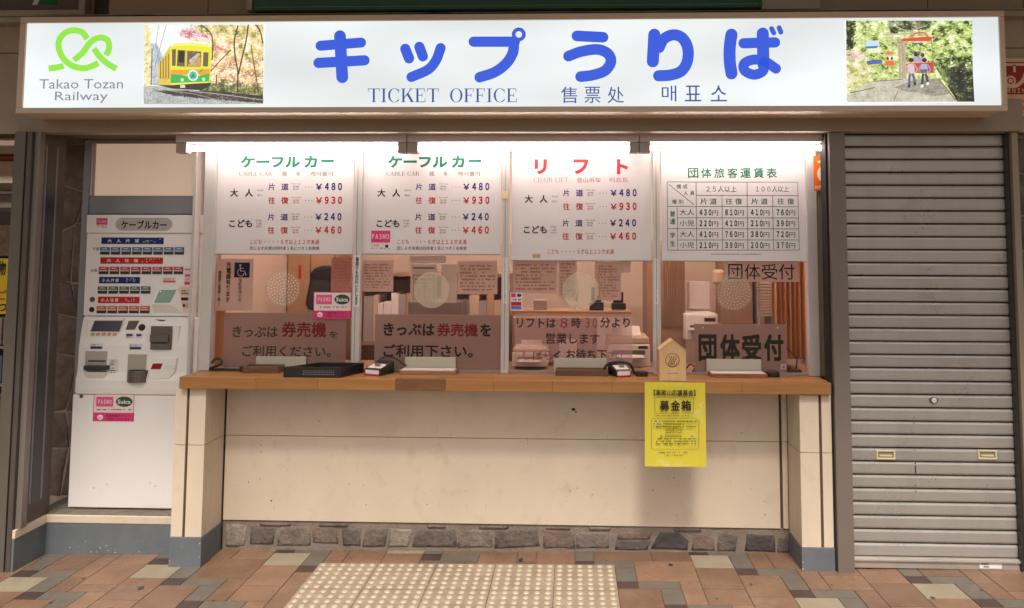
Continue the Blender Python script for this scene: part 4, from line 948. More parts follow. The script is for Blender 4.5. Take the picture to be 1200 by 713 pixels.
o = panel('red lettered chair lift price panel, third from the left', 599.5, 763.3, 305.2); tx = fare_rows(o, 345.2, 7.2)
def c3(x, y): return 580 + x / 4.752, 160 + y / 4.752
for s, x0, x1 in (('リ', 220, 290), ('フ', 437, 522), ('ト', 678, 742)):
    a = c3(x0, 127); b = c3(x1, 211); text(o, ink((206, 44, 52)), s, a[0], a[1], b[0], b[1], YPN, .05)
a = c3(216, 229); b = c3(408, 256); serif(o, ink((170, 140, 140)), 'CHAIR LIFT', a[0], a[1], b[0], b[1], YPN)
a = c3(456, 230); b = c3(588, 257); text(o, LRED, '登山吊车', a[0], a[1], b[0], b[1], YPN); a = c3(638, 229); b = c3(742, 257); text(o, LRED, '리프트', a[0], a[1], b[0], b[1], YPN)
a = c3(293, 628); b = c3(662, 656); text(o, RED, 'こども・・・・3才以上12才未満', a[0], a[1], b[0], b[1], YPN, .004)
ppoly(o, ink((196, 164, 100)), [c3(x, y) for x, y in ((207, 652), (215, 662), (222, 648), (230, 660), (240, 650), (247, 660), (255, 652), (252, 676), (210, 678))], YPN)
# group fare table
o = panel('white group fare table panel with a green grid, right hand window', 775, 945.2, 306)
def c4(x, y): return 760 + x / 4.4545, 160 + y / 4.4545
def t4(m, s, x0, y0, x1, y1, **k): a = c4(x0, y0); b = c4(x1, y1); text(o, m, s, a[0], a[1], b[0], b[1], YPN, **k)
def l4(x0, y0, x1, y1): stroke(o, DGRN, [c4(x0, y0), c4(x1, y1)], .55, YPN, cap='flat', name='table_lines')
for i, ch in enumerate('団体旅客運賃表'): t4(GRN, ch, 206 + i * 68.3, 165, 206 + i * 68.3 + 54, 217, bold=.022)
for x0, y0, x1, y1 in ((97, 238, 778, 240), (248, 308, 781, 309), (97, 366, 782, 367), (150, 425, 784, 426), (100, 482, 784, 483), (150, 541, 786, 541), (100, 594, 787, 594), (97, 238, 100, 594), (149, 366, 152, 594), (248, 238, 251, 594), (383, 308, 386, 594), (514, 239, 518, 594), (647, 308, 652, 594), (778, 240, 787, 594), (106, 250, 237, 357)): l4(x0, y0, x1, y1)
t4(DGRN, '構', 145, 250, 170, 274); t4(DGRN, '成', 178, 250, 203, 274); t4(DGRN, '人', 183, 285, 205, 307); t4(DGRN, '員', 217, 285, 239, 307); t4(DGRN, '種', 122, 330, 147, 353); t4(DGRN, '別', 156, 330, 181, 353)
t4(DGRN, '25人以上', 302, 259, 458, 291); t4(DGRN, '100人以上', 560, 259, 732, 291)
for a, b, s in ((270, 356, '片道'), (402, 488, '往復'), (536, 622, '片道'), (672, 760, '往復')): t4(DGRN, s[0], a, 323, a + 36, 355, bold=.012); t4(DGRN, s[1], b - 36, 323, b, 355, bold=.012)
for ch, y in zip('普通学生', (390, 430, 502, 545)): t4(GRN, ch, 112, y, 139, y + 29, bold=.02)
for y, s, row in ((381, '大人', (430, 810, 410, 760)), (438, '小児', (220, 410, 210, 390)), (495, '大人', (410, 760, 380, 720)), (552, '小児', (210, 390, 200, 370))):
    t4(DGRN, s, 162, y, 238, y + 31, bold=.008)
    for x, v in zip((266, 400, 534, 668), row): t4(DGRN, str(v), x, y, x + 62, y + 32, bold=.05); t4(DGRN, '円', x + 66, y + 6, x + 97, y + 33, bold=.004)
scribble(o, ink((120, 112, 112)), 833, 297.2, 892, 299.2, YPN, 1, .97)

# little things on the posts
tagp = tag(MB().box(*[W(588.5, 226, YW)[0], W(596, 226, YW)[0], YW - .004, YW - .0005, W(590, 233, YW)[1], W(590, 224.5, YW)[1]]).build('label_clip', M_brass), 'tiny beige clip on the post between the second and third windows', 'clip')
def vtape(label, x0, x1, y0, y1, body, Y, m=M_white, fine=False):
    t = bp('tape_label', m, None, x0, y0, x1, y1, Y, 0.0004); tag(t, label, 'label strip')
    if body: text(t, BLK, body, x0 + 1.2, y0 + 2, x1 - 1.2, y1 - 2, Y, .03, vertical=True)
    if fine:
        scribble(t, ink((110, 100, 100)), x0 + 1.5, y0 + 2, x1 - 1.5, y1 - 3, Y, 26, .8)
vtape('vertical Japanese label on the post between the first two windows', 415.0, 421.5, 299.5, 360, '筆談でも対応いたします', YW - .0006)
vtape('narrow fine print strip on the post right of the second window', 589.8, 594.2, 302, 356, None, YW - .0006, fine=True)
vtape('narrow fine print strip on the post right of the third window', 767.3, 771.6, 303, 357, None, YW - .0006, fine=True)
os_ = bp('orange_sticker', ink((240, 112, 30)), None, 953.5, 183, 967.5, 224, YW - .0008, .0004)
tag(os_, 'orange sticker with a red heart on the right window post', 'sticker')
pell(os_, ink((244, 238, 232)), 967, 204, 9.5, 10, YW - .0008); ppoly(os_, ink((226, 54, 60)), [(961, 201), (964, 198), (967, 201), (967.5, 211), (965, 209)], YW - .0008, 2)
pell(os_, ink((250, 220, 150)), 961, 190, 3.5, 1.6, YW - .0008); text(os_, ink((250, 236, 220)), '加熱し', 955, 217.5, 967, 221.5, YW - .0008, .01)

# ---- glass panes
panes = []
for i, (a, b) in enumerate(((W(249.5, 300, YW)[0], W(413.8, 300, YW)[0]), (W(422.8, 300, YW)[0], W(587.8, 300, YW)[0]), (W(596.4, 300, YW)[0], W(765.5, 300, YW)[0]), (W(774.0, 300, YW)[0], W(946.5, 300, YW)[0]))):
    g = MB().box(a + .001, b - .001, 4.094, 4.100, CT + .0125, 1.66).build('glass_pane', M_glass)
    tag(g, ('tinted glass of the first window from the left', 'tinted glass of the second window from the left', 'tinted glass of the chair lift window, third from the left', 'tinted glass of the group counter window at the right')[i], 'window pane', 'tinted window panes')
    panes.append((g, a, b))
YG = 4.094
for i, (cx, cy, r, lab) in enumerate(((332, 338.5, 20.8, 'round clear speaking disc with rows of white holes, first window'), (506, 340, 21, 'round frosted speaking disc on the second window'), (680.5, 340.5, 21.2, 'round frosted speaking disc on the chair lift window'), (859.5, 343, 21, 'round speaking disc on the group counter window, clear with a reflection'))):
    X, Z = W(cx, cy, YG); rr = r / FPX * YG
    n = 40; d = thing('speaking_disc', lab, 'speaking disc', (X, YG - .002, Z - rr), 'round speaking discs on the glass')
    MB().prism([(X + rr * math.cos(2 * math.pi * t / n), Z + rr * math.sin(2 * math.pi * t / n)) for t in range(n)], YG - .004, YG - .001).build('disc', (M_disc, M_disc2, M_disc2, M_disc)[i], d)
    if i in (1, 2): continue
    hm = MB(); k = 0
    for row, cnt in enumerate((1, 6, 12, 18, 24, 30)):
        for j in range(cnt):
            t = 2 * math.pi * j / cnt + row * .2; q = rr * row / 5.8
            if i == 0 or i == 3: hm.disc(X + q * math.cos(t), Z + q * math.sin(t), .0024, .0024, YG - .0045, 7)
            else: hm.disc(X + q * math.cos(t), Z + q * math.sin(t), .0017, .0017, YG - .0045, 6)
    ho = hm.build('speaking_holes', ink((214, 204, 188)) if i == 3 else ink((250, 246, 236)), d, recalc=False); ho['kind'] = 'stuff'
    if i in (1, 2):
        pass

# ---- stickers on the glass outside
def pasmo(label, x0, y0, x1, y1, Y, ratio=.7, cat='sticker'):
    o = bp('payment_sticker', ink((236, 216, 214)), None, x0, y0, x1, y1, Y, .0005); tag(o, label, cat, 'card payment stickers')
    w, h = x1 - x0, y1 - y0
    def q(a, b): return x0 + a * w, y0 + b * h
    def r_(m, a, b, c, d, l=1): p = q(a, b); s = q(c, d); prect(o, m, p[0], p[1], s[0], s[1], Y, l)
    r_(ink((222, 62, 124)), 0, ratio, 1, 1); r_(ink((226, 92, 138)), .07, .10, .49, .46); r_(ink((222, 62, 124)), 0, 0, 1, .02); r_(ink((222, 62, 124)), 0, 0, .015, 1); r_(ink((222, 62, 124)), .985, 0, 1, 1)
    p = q(.12, .2); s = q(.45, .36); text(o, ink((250, 232, 238)), 'PASMO', p[0], p[1], s[0], s[1], Y, .02, 2)
    p = q(.76, .28); pell(o, ink((52, 82, 50)), p[0], p[1], w * .205, h * .19, Y); p = q(.60, .2); s = q(.92, .36); text(o, ink((226, 232, 222)), 'Suica', p[0], p[1], s[0], s[1], Y, .02, 2)
    p = q(.08, .53); s = q(.93, .62); scribble(o, ink((90, 90, 100)), p[0], p[1], s[0], s[1], Y, 1)
    p = q(.17, .85); pell(o, ink((248, 240, 240)), p[0], p[1], w * .07, h * .09, Y, 2); p = q(.13, .8); s = q(.21, .9); text(o, ink((222, 62, 124)), 'ic', p[0], p[1], s[0], s[1], Y, .02, 3)
    p = q(.30, .75); s = q(.90, .84); text(o, ink((110, 20, 50)), '交通系電子マネー', p[0], p[1], s[0], s[1], Y, .01, 2); p = q(.30, .87); s = q(.90, .96); text(o, ink((110, 20, 50)), 'ご利用いただけます', p[0], p[1], s[0], s[1], Y, .01, 2)
    return o
pasmo('pink and white PASMO and Suica sticker on the first ticket window glass', 367.5, 342.5, 411.5, 373.5, YG - .0006)
sm = bp('payment_sticker', ink((232, 214, 214)), None, 598, 343, 612, 363.5, YG - .0006, .0005); tag(sm, 'small white, pink and blue sticker at the left edge of the chair lift window', 'sticker', 'card payment stickers')
prect(sm, ink((226, 62, 124)), 599, 344, 604.5, 348.5, YG - .0006); pell(sm, ink((52, 82, 50)), 608.5, 346.3, 2.8, 2, YG - .0006); prect(sm, ink((190, 40, 70)), 599, 354, 611, 358.5, YG - .0006); prect(sm, ink((90, 120, 200)), 599, 359, 611, 362.8, YG - .0006); scribble(sm, BLK, 599, 350, 611, 353, YG - .0006, 1)

# ================================================================== COUNTER
ct = thing('wooden_counter', 'long varnished laminated wood counter running under all the ticket windows', 'counter', (-0.36, 3.97, SILL))
CX0, CX1 = -2.02, 1.293
CTF = 0.968
for (x, y, r) in ((165, 684, 3.4), (507, 668, 2.2), (98, 672, 1.2), (1093, 706, 2), (250, 700, 1.2), (880, 688, 1.3), (975, 690, 1), (786, 664, 2.5), (610, 656, 2.8), (320, 690, 1), (1150, 698, 1.4), (60, 700, 1.6), (840, 704, 1.2)):
    xx, yy = G(x, y, .03); q = r / FPX * yy; n_ = 11
    MB().add([(xx + q * random.uniform(.8, 1.3) * math.cos(t), yy + q * 1.3 * random.uniform(.7, 1.2) * math.sin(t), gz(xx) + .0035) for t in [2 * math.pi * i / n_ for i in range(n_)]], [tuple(range(n_))]).build('gum_spot', M_mdark, floor, recalc=False)
random.seed(11)
rows = [(3.850, 3.895), (3.8955, 3.945), (3.9455, 3.995), (3.9955, 4.045), (4.0455, 4.087)]
for ri, (ya, yb) in enumerate(rows):
    cuts = [CX0]
    while cuts[-1] < CX1 - 0.5: cuts.append(cuts[-1] + random.uniform(0.26, 0.46))
    cuts.append(CX1)
    if ri == 0:
        a, b = W(463.5, 450, 3.85)[0], W(522, 450, 3.85)[0]
        cuts = [CX0, -1.62, -1.30, a, b, -0.40, -0.10, 0.2, 0.52, 0.85, CX1]
    for a_, b_ in zip(cuts[:-1], cuts[1:]):
        m = M_wood
        if ri == 0 and abs(a_ - a) < 1e-6: m = M_wood_d
        bx('stave', m, ct, a_ + (0 if a_ == CX0 else .0002), b_ - (0 if b_ == CX1 else .0002), ya, yb, CTF - 0.0585, CTF + random.uniform(-.0003, .0003), 0.0015 if ri == 0 else 0.0006, 1)
bx('bearer', M_joint, ct, CX0 + .02, CX1 - .02, 3.8955, 4.09, SILL + .0003, CTF - 0.0590)
SILL_TOP = CTF
Zc = CTF + 0.0004

# ---- boards and papers inside the glass
def board(name, label, cat, m, x0, y0, x1, y1, Y, th=.003, group=None):
    a, b, c, d = RC(x0, y0, x1, y1, Y); o = bx(name, m, None, a, b, Y, Y + th, c, d, .0005, 1); return tag(o, label, cat, group)
YB = 4.115
DG = ink((52, 66, 30)); DR = ink((128, 14, 26)); DK = ink((26, 30, 26)); DK2 = ink((34, 26, 30))
def w1(x, y): return 235 + x / 4.455, 290 + y / 4.455
def w2(x, y): return 410 + x / 4.455, 290 + y / 4.455
def w3_(x, y): return 580 + x / 4.455, 290 + y / 4.455
def w4(x, y): return 760 + x / 3.96, 290 + y / 3.96
def tg(f, o, m, s, x0, y0, x1, y1, Y, b=.02, **k): p = f(x0, y0); q = f(x1, y1); text(o, m, s, p[0], p[1], q[0], q[1], Y, b, **k)
b1 = board('notice_board', 'brown notice board with green and red Japanese text in the first ticket window', 'notice board', M_boardt, 262, 367, 405, 435, YB)
tg(w1, b1, DG, 'きっぷは', 168, 412, 403, 470, YB); tg(w1, b1, DR, '券売機', 423, 390, 657, 470, YB, .035); tg(w1, b1, DG, 'を', 672, 438, 716, 472, YB)
tg(w1, b1, DG, 'ご利用ください。', 218, 513, 680, 573, YB, .02)
b2 = board('notice_board', 'brown notice board with black and red Japanese text in the second ticket window', 'notice board', M_boardt, 439, 369, 586.5, 435, YB)
tg(w2, b2, DK, 'きっぷは', 176, 396, 443, 463, YB, .035); tg(w2, b2, DR, '券売機', 455, 398, 668, 466, YB, .035); tg(w2, b2, DK, 'を', 680, 400, 738, 466, YB, .035); tg(w2, b2, DK, 'ご利用下さい。', 175, 508, 642, 576, YB, .035)
b3 = board('film_notice', 'clear film notice with three lines of Japanese text in the chair lift window', 'notice', M_clear, 603, 368, 741, 424, YB)
tg(w3_, b3, DK2, 'リフトは', 115, 370, 318, 420, YB); tg(w3_, b3, DR, '8', 342, 368, 378, 420, YB, .01); tg(w3_, b3, DK2, '時', 400, 367, 447, 420, YB, .025); tg(w3_, b3, DR, '30', 472, 368, 534, 420, YB, .01)
tg(w3_, b3, DK2, '分より', 550, 365, 704, 420, YB, .025); tg(w3_, b3, DK2, '営業します', 266, 448, 546, 505, YB, .02); tg(w3_, b3, ink((150, 100, 104)), 'しばら', 148, 538, 302, 588, YB, .01)
tg(w3_, b3, DK2, 'く', 306, 540, 346, 590, YB, .02); tg(w3_, b3, DK2, 'お待ち下', 372, 532, 584, 590, YB, .02); tg(w3_, b3, ink((150, 110, 116)), 'さい', 590, 540, 664, 586, YB, .01)
b4 = board('group_counter_board', 'brown board with bold black letters meaning group counter, standing behind the right window', 'notice board', M_boardt, 813.5, 380, 921.5, 437, YB)
for ch, a, b in (('団', 232, 316), ('体', 332, 424), ('受', 432, 524), ('付', 536, 626)): tg(w4, b4, ink((14, 30, 22)), ch, a, 404, b, 528, YB, .055)
for x in (252, 600): p = w4(x, 373); pell(b4, ink((230, 215, 200)), p[0], p[1], 1.2, 1.2, YB, n=10)
p = w4(612, 542); q = w4(640, 567); prect(b4, ink((226, 206, 214)), p[0], p[1], q[0], q[1], YB); p = w4(620, 550); q = w4(632, 560); prect(b4, ink((160, 140, 200)), p[0], p[1], q[0], q[1], YB, 2)
YN = 4.108
n4 = board('paper_notice', 'pinkish paper strip with thin black letters hung above the group counter disc', 'notice', M_paperp, 849.5, 307.5, 936, 330.5, YN, .0008)
for ch, a, b in (('団', 370, 436), ('体', 446, 518), ('受', 524, 598), ('付', 604, 678)): tg(w4, n4, DK2, ch, a, 78, b, 150, YN, .004)
n1 = board('paper_notice', 'paper poster about phone charging with a blue wheelchair symbol in the first window', 'notice', M_paperp, 254, 303.5, 296.5, 364, YN, .0008)
tg(w1, n1, DK2, '充電器有ります', 132, 76, 158, 288, YN, .03, vertical=True); tg(w1, n1, DK2, '高尾登山電鉄(株)', 91, 122, 107, 306, YN, .02, vertical=True); tg(w1, n1, ink((70, 60, 90)), '電動車椅子用', 196, 165, 216, 284, YN, .0, vertical=True)
p = w1(177, 80); q = w1(257, 158); prect(n1, ink((30, 44, 82)), p[0], p[1], q[0], q[1], YN)
wc = ink((210, 205, 215))
def wq(x, y): return w1(x, y)
pell(n1, wc, *wq(208, 94), 1.3, 1.3, YN, 2, n=12); stroke(n1, wc, [wq(208, 98), wq(210, 124), wq(230, 124), wq(238, 146)], 1.1, YN, 2, smooth=False); stroke(n1, wc, [wq(209, 110), wq(226, 110)], .8, YN, 3)
stroke(n1, wc, [wq(203, 114), wq(194, 128), wq(200, 146), wq(218, 150), wq(228, 138)], .9, YN, 2)
def paper(label, x0, y0, x1, y1, Y, m=None, rows=8, fine=True, cat='paper notice', group=None, name='paper_notice'):
    o = board(name, label, cat, m or M_paperp, x0, y0, x1, y1, Y, .0008, group)
    if fine: scribble(o, ink((176, 136, 124)), x0 + 3, y0 + 4, x1 - 3, y1 - 3, Y, rows, .7)
    return o
paper('brown paper notice at the upper left of the second window', 424.5, 305, 461, 342, YN, rows=9)
paper('wide cream heading sheet at the top of the second window', 480, 300, 523, 308.5, YN + .002, M_paper, 1)
pw = paper('white price sheet in a pale frame at the middle of the second window', 481, 310, 512, 354, YN + .004, M_paper, fine=False)
prect(pw, ink((90, 60, 54)), 484, 313.5, 509, 315, YN + .004); prect(pw, ink((140, 110, 100)), 484, 322.5, 509, 323.3, YN + .004); prect(pw, ink((140, 110, 100)), 484, 323, 484.7, 352, YN + .004); prect(pw, ink((140, 110, 100)), 508.5, 323, 509.2, 352, YN + .004)
scribble(pw, ink((150, 120, 110)), 486, 326, 507, 350, YN + .004, 6, .4)
paper('blank cream sheet right of the frosted disc in the second window', 517, 310, 535.5, 355, YN + .006, M_paper, fine=False)
paper('brown paper notice at the upper right of the second window', 536, 306, 583, 345, YN, rows=8)
paper('brown paper notice at the upper left of the chair lift window', 601, 305, 653, 344, YN, rows=8)
paper('pink sheet with fine print behind the frosted disc of the chair lift window', 654, 304, 676, 350, YN + .003, rows=10)
paper('pale pink sheet at the middle of the chair lift window', 697, 307, 728, 352, YN + .003, rows=12)
paper('small cream card at the upper right of the chair lift window', 724, 303, 739, 320, YN + .005, M_paper, fine=False)
paper('tall pink sheet at the right of the first window above the sticker', 388, 302, 412, 342, YN, rows=9, m=mat('pink_paper', (0.60, 0.28, 0.24), 0.7))

# ---- office interior
rm = thing('ticket_office_room', 'ticket office interior behind the glass with warm walls', 'office room', (-0.4, 5.2, 0))
rx0, rx1, ry0, ry1 = -1.99, 1.40, 4.205, 5.9
bx('back_wall', M_room, rm, rx0 - .1, rx1 + .1, ry1, ry1 + .1, 0, 2.5)
bx('left_wall', M_room, rm, rx0 - .1, rx0, ry0, ry1 - .001, 0, 2.5)
bx('right_wall', M_room, rm, rx1 + .03, rx1 + .1, ry0, ry1 - .001, 0, 2.5)
bx('ceiling', M_room, rm, rx0, rx1 + .029, 4.10, ry1 - .001, 2.42, 2.5)
bx('room_floor', M_rfloor, rm, rx0, rx1 + .029, ry0, ry1 - .001, 0.0, 0.05)
desk = thing('inner_desk', 'brown desk top behind the glass along the whole counter', 'desk', (-.4, 4.3, .9))
bx('desk_top', M_cup, desk, rx0 + .002, rx1, 4.106, 4.62, .905, .955, .003)
bx('desk_front', M_cup, desk, rx0 + .002, rx1, 4.60, 4.62, .06, .9045)
for k, (x, lab) in enumerate(((-1.1, 'office ceiling tube light toward the left side of the room'), (0.55, 'office ceiling tube light toward the right side of the room'))):
    t = thing('office_light', lab, 'ceiling light', (x, 4.5, 2.36))
    bx('housing', M_lampw, t, x - .5, x + .5, 4.45, 4.55, 2.38, 2.419)
    MB().tube([(x - .48, 4.5, 2.362), (x + .48, 4.5, 2.362)], .015, 10).build('tube', M_otube, t)
def ib(name, label, cat, m, x0, y0, x1, y1, Y, depth, bevel=.004, group=None):
    a, b, c, d = RC(x0, y0, x1, y1, Y); o = bx(name, m, None, a, b, Y, Y + depth, c, d, bevel); return tag(o, label, cat, group)
# first window: dark doorway, wall cabinet, chair back
ib('dark_locker', 'tall dark grey locker behind the speaking disc of the first window', 'locker', M_jambd, 297, 296, 335, 372, 5.3, .4)
cabn = thing('tan_cabinet', 'tan cabinet with a small red label behind the first window', 'cabinet', (0, 5.2, 0)); 
a, b, c, d = RC(336, 296, 392, 372, 5.2); bx('cabinet_body', M_cup, cabn, a, b, 5.2, 5.6, .06, d, .004)
bx('cabinet_door', M_files[1], cabn, a + .01, (a + b) / 2 - .003, 5.185, 5.1995, .1, d - .02, .003); bx('cabinet_door', M_files[1], cabn, (a + b) / 2 + .003, b - .01, 5.185, 5.1995, .1, d - .02, .003)
prect(cabn, ink((200, 40, 40)), 350, 311, 353, 327, 5.185)
chr_ = thing('office_chair', 'dark navy padded office chair back seen through the first window', 'chair', (W(373, 365, 4.75)[0], 4.85, .05))
pts = [w1(x, y) for x, y in ((590, 110), (630, 96), (690, 96), (720, 120), (716, 230), (706, 330), (560, 330), (540, 300), (560, 200), (572, 130))]
mb = MB(); pr3 = [W(x, y, 4.8) for x, y in pts]; cx_ = sum(p[0] for p in pr3) / 10; cz_ = sum(p[1] for p in pr3) / 10
mb.prism(pr3, 4.80, 4.88); mb.build('chair_back', M_jacket, chr_, .03, 4)
xx = chr_.location.x; MB().tube([(xx, 4.9, 1.2), (xx, 4.93, .55)], .02, 8).build('chair_stem', M_plastic, chr_); bx('chair_seat', M_jacket, chr_, xx - .22, xx + .22, 4.68, 5.1, .5, .57, .02); MB().tube([(xx, 4.9, .5), (xx, 4.9, .08)], .025, 8).build('chair_column', M_plastic, chr_)
for k in range(5):
    t = k * 2 * math.pi / 5; MB().tube([(xx, 4.9, .12), (xx + .28 * math.cos(t), 4.9 + .28 * math.sin(t), .075)], .018, 6).build('chair_foot', M_plastic, chr_)
ib('orange_folder_rack', 'orange brown upright panel just inside the left edge of the first window', 'panel', M_curt, 252, 364, 262, 430, 4.16, .02)
# second window: row of files on a shelf
sf = thing('file_shelf', 'wooden shelf holding files behind the second window', 'shelf', (-.7, 5.0, 0))
a, b, c, d = RC(424, 342, 592, 346, 4.95)
bx('shelf_board', M_cup, sf, a, b, 4.95, 5.35, c - .33, c - .31); bx('shelf_board', M_cup, sf, a, b, 4.95, 5.35, d + .10, d + .12); bx('shelf_side', M_cup, sf, a - .03, a - .001, 4.95, 5.35, .06, d + .12); bx('shelf_side', M_cup, sf, b + .001, b + .03, 4.95, 5.35, .06, d + .12); bx('shelf_back', M_cup, sf, a, b, 5.34, 5.349, c - .309, d + .0999)
ORD = ['first', 'second', 'third', 'fourth', 'fifth', 'sixth', 'seventh', 'eighth', 'ninth', 'tenth', 'eleventh', 'twelfth', 'thirteenth', 'fourteenth', 'fifteenth', 'sixteenth', 'seventeenth', 'eighteenth', 'nineteenth', 'twentieth', 'twenty first', 'twenty second', 'twenty third', 'twenty fourth', 'twenty fifth', 'twenty sixth']
x = a + .005; k = 0; base = c - .3095
while x < b - .05:
    w_ = random.choice((.03, .04, .05, .065)); h = random.uniform(.24, .33)
    m = random.choice(M_files); f = bx('file', m, None, x, x + w_ - .002, 4.98, 5.25, base, base + h, .002)
    tag(f, '%s file, %s from the left on the shelf behind the second window' % (m.name.split('_')[-1], ORD[k]), 'file', 'files on the office shelf'); x += w_; k += 1
ib('grey_cabinet', 'low grey cabinet below the file shelf behind the second window', 'cabinet', M_jamb, 478, 354, 540, 372, 4.7, .3)
# third window: shelf, dark boxes, pen
ls = ib('low_shelf', 'pale low shelf across the chair lift window', 'shelf', M_files[1], 599, 364.5, 740, 371, 4.45, .25)
for x0, y0, x1, y1, Y, lab in ((693, 337, 705, 365, 4.5, 'tall black card holder on the low shelf, chair lift window'), (719, 343, 731, 363, 4.5, 'shorter black card holder on the low shelf right of the tall one')):
    t = thing('card_holder', lab, 'holder', (*W((x0 + x1) / 2, y1, Y)[:1], Y, W(x0, y1, Y)[1]), 'black card holders')
    a, b, c, d = RC(x0, y0, x1, y1, Y); bx('holder_back', M_plastic, t, a, b, Y + .03, Y + .045, c, d, .002); bx('holder_pocket', M_plastic, t, a - .012, b + .012, Y - .02, Y + .029, c, c + (d - c) * .38, .004)
tag(MB().prism([W(x, y, 4.5) for x, y in ((698, 334), (708, 332), (705, 337), (700, 338))], 4.51, 4.53).build('leather_tag', M_tray_l), 'brown leather tag lying on top of the tall black card holder', 'tag')
px_, pz_ = W(674, 362, 4.4); px2, pz2 = W(676.5, 343, 4.4)
pn = thing('pen', 'dark ballpoint pen leaning upright in front of the frosted disc', 'pen', (px_, 4.4, pz_)); MB().tube([(px_, 4.4, pz_), ((px_ + px2) / 2, 4.4, (pz_ + pz2) / 2)], .006, 8).build('pen_grip', M_white, pn); MB().tube([((px_ + px2) / 2, 4.4, (pz_ + pz2) / 2 + .0005), (px2, 4.4, pz2)], .007, 8).build('pen_cap', M_plastic, pn)
ib('storage_tub', 'grey and white tub on the shelf at the left of the chair lift window', 'tub', M_files[2], 625, 352, 641, 364, 4.5, .1)
ib('brown_cabinet', 'brown drawer unit under the low shelf in the chair lift window', 'drawers', M_cup, 600, 373, 700, 434, 4.75, .4)
def printer(label, x0, y0, x1, y1, Y, dep):
    a, b, c, d = RC(x0, y0, x1, y1, Y); t = thing('office_machine', label, 'office machine', ((a + b) / 2, Y + dep / 2, c)); h = d - c
    bx('machine_body', M_files[4], t, a, b, Y, Y + dep, c, c + h * .62, .006); bx('scanner_lid', M_files[0], t, a + .004, b - .004, Y + .01, Y + dep, c + h * .64, c + h * .8, .006)
    bx('paper_slot', M_mgrey, t, a + .03, b - .03, Y - .0015, Y - .0002, c + h * .34, c + h * .46); bx('control_panel', M_plastic, t, b - .07, b - .015, Y - .003, Y - .0002, c + h * .50, c + h * .58, .001)
    MB().prism([(Y - .07, c + h * .27), (Y - .0003, c + h * .31), (Y - .0003, c + h * .33), (Y - .07, c + h * .29)], a + .035, b - .035, 'X').build('output_tray', M_files[2], t)
    MB().prism([(Y - .06, c + h * .292), (Y - .001, c + h * .334), (Y - .001, c + h * .337), (Y - .06, c + h * .295)], a + .045, b - .045, 'X').build('loose_sheets', M_paper, t)
    MB().prism([(Y + dep * .5, c + h * .805), (Y + dep * .9, c + h * 1.02), (Y + dep * .92, c + h * 1.0), (Y + dep * .54, c + h * .805)], a + .04, b - .04, 'X').build('paper_feed', M_files[4], t)
printer('white desk printer standing low at the right of the chair lift window', 712, 388, 762, 430, 4.45, .3)
printer('white desk printer low at the left of the chair lift window', 600, 404, 642, 430, 4.3, .25)
for x0, y0, x1, y1, Y, k, lab in ((655, 398, 676, 428, 4.5, 5, 'upright stack of white papers low at the middle of the chair lift window'), (806, 330, 832, 362, 5.15, 3, 'white papers standing on the cream office printer, group window')):
    t = thing('paper_stack', lab, 'papers', (W(x0, y1, Y)[0], Y, W(x0, y1, Y)[1]))
    a, b, c, d = RC(x0, y0, x1, y1, Y)
    for i in range(k): bx('sheet', M_paper, t, a + random.uniform(0, .01), b - random.uniform(0, .012), Y + i * .012, Y + i * .012 + .004, c, d - i * .006, .001, 1)
# fourth window
lv = thing('louvre_cabinet', 'brown cabinet with upright slats at the left of the group window', 'cabinet', (W(788, 380, 5)[0], 5.0, .06))
a, b, c, d = RC(776, 300, 803, 392, 5.0); bx('cabinet_body', M_cup, lv, a - .1, b, 5.0, 5.3, .06, d + .1)
for k in range(12):
    xx = a + (b - a) * (k + .2) / 12; bx('slat', M_cup, lv, xx, xx + (b - a) / 12 * .55, 4.985, 4.9995, c + .05, d, .001, 1)
pt = thing('office_printer', 'cream office printer with an open paper tray behind the group window', 'printer', (W(820, 385, 4.9)[0], 4.95, .96))
a, b, c, d = RC(803, 368, 842, 400, 4.9); bx('printer_body', M_files[4], pt, a, b, 4.9, 5.2, c, d, .012); bx('printer_slot', M_mgrey, pt, a + .03, b - .03, 4.8985, 4.8998, c + (d - c) * .5, c + (d - c) * .58); bx('printer_panel', M_plastic, pt, b - .09, b - .02, 4.897, 4.8998, c + (d - c) * .72, c + (d - c) * .85, .001); bx('output_tray', M_files[2], pt, a + .02, b - .02, 4.82, 4.8998, c + (d - c) * .40, c + (d - c) * .43, .001)
ib('round_lamp', 'pale rounded desk lamp head behind the group counter disc', 'lamp', M_files[0], 836, 316, 850, 334, 4.8, .05, .02)
ib('brown_pillar', 'plain brown wooden pillar in the middle of the group window', 'pillar', M_cup, 845, 300, 882, 380, 5.1, .2)
bl = thing('filing_cabinet', 'narrow stack of pale drawers right of the brown pillar in the group window', 'drawers', (W(895, 375, 5.1)[0], 5.1, .96)); a, b, c, d = RC(889, 330, 904, 371, 5.1)
for k in range(12): z = c + (d - c) * k / 12; bx('drawer', M_files[0], bl, a, b, 5.1, 5.3, z, z + (d - c) / 12 - .004, .001, 1)
bx('drawer_frame', M_files[2], bl, a - .012, a - .0005, 5.09, 5.3, c - .2, d + .02); bx('drawer_frame', M_files[2], bl, b + .0005, b + .012, 5.09, 5.3, c - .2, d + .02)
cu_ = MB(); n = 40; a, b = W(906, 350, 4.7)[0], W(950, 350, 4.7)[0]; vs = []; fs = []
for i in range(n + 1):
    x = a + (b - a) * i / n; y = 4.72 + .022 * math.sin(i * 1.25) + .008 * math.sin(i * 2.9)
    vs += [(x, y, .97), (x, y, 1.9)]
for i in range(n): fs.append((2 * i, 2 * i + 2, 2 * i + 3, 2 * i + 1))
tag(cu_.add(vs, fs, None, True).build('curtain', M_curt), 'orange brown pleated curtain at the right side of the group window', 'curtain')
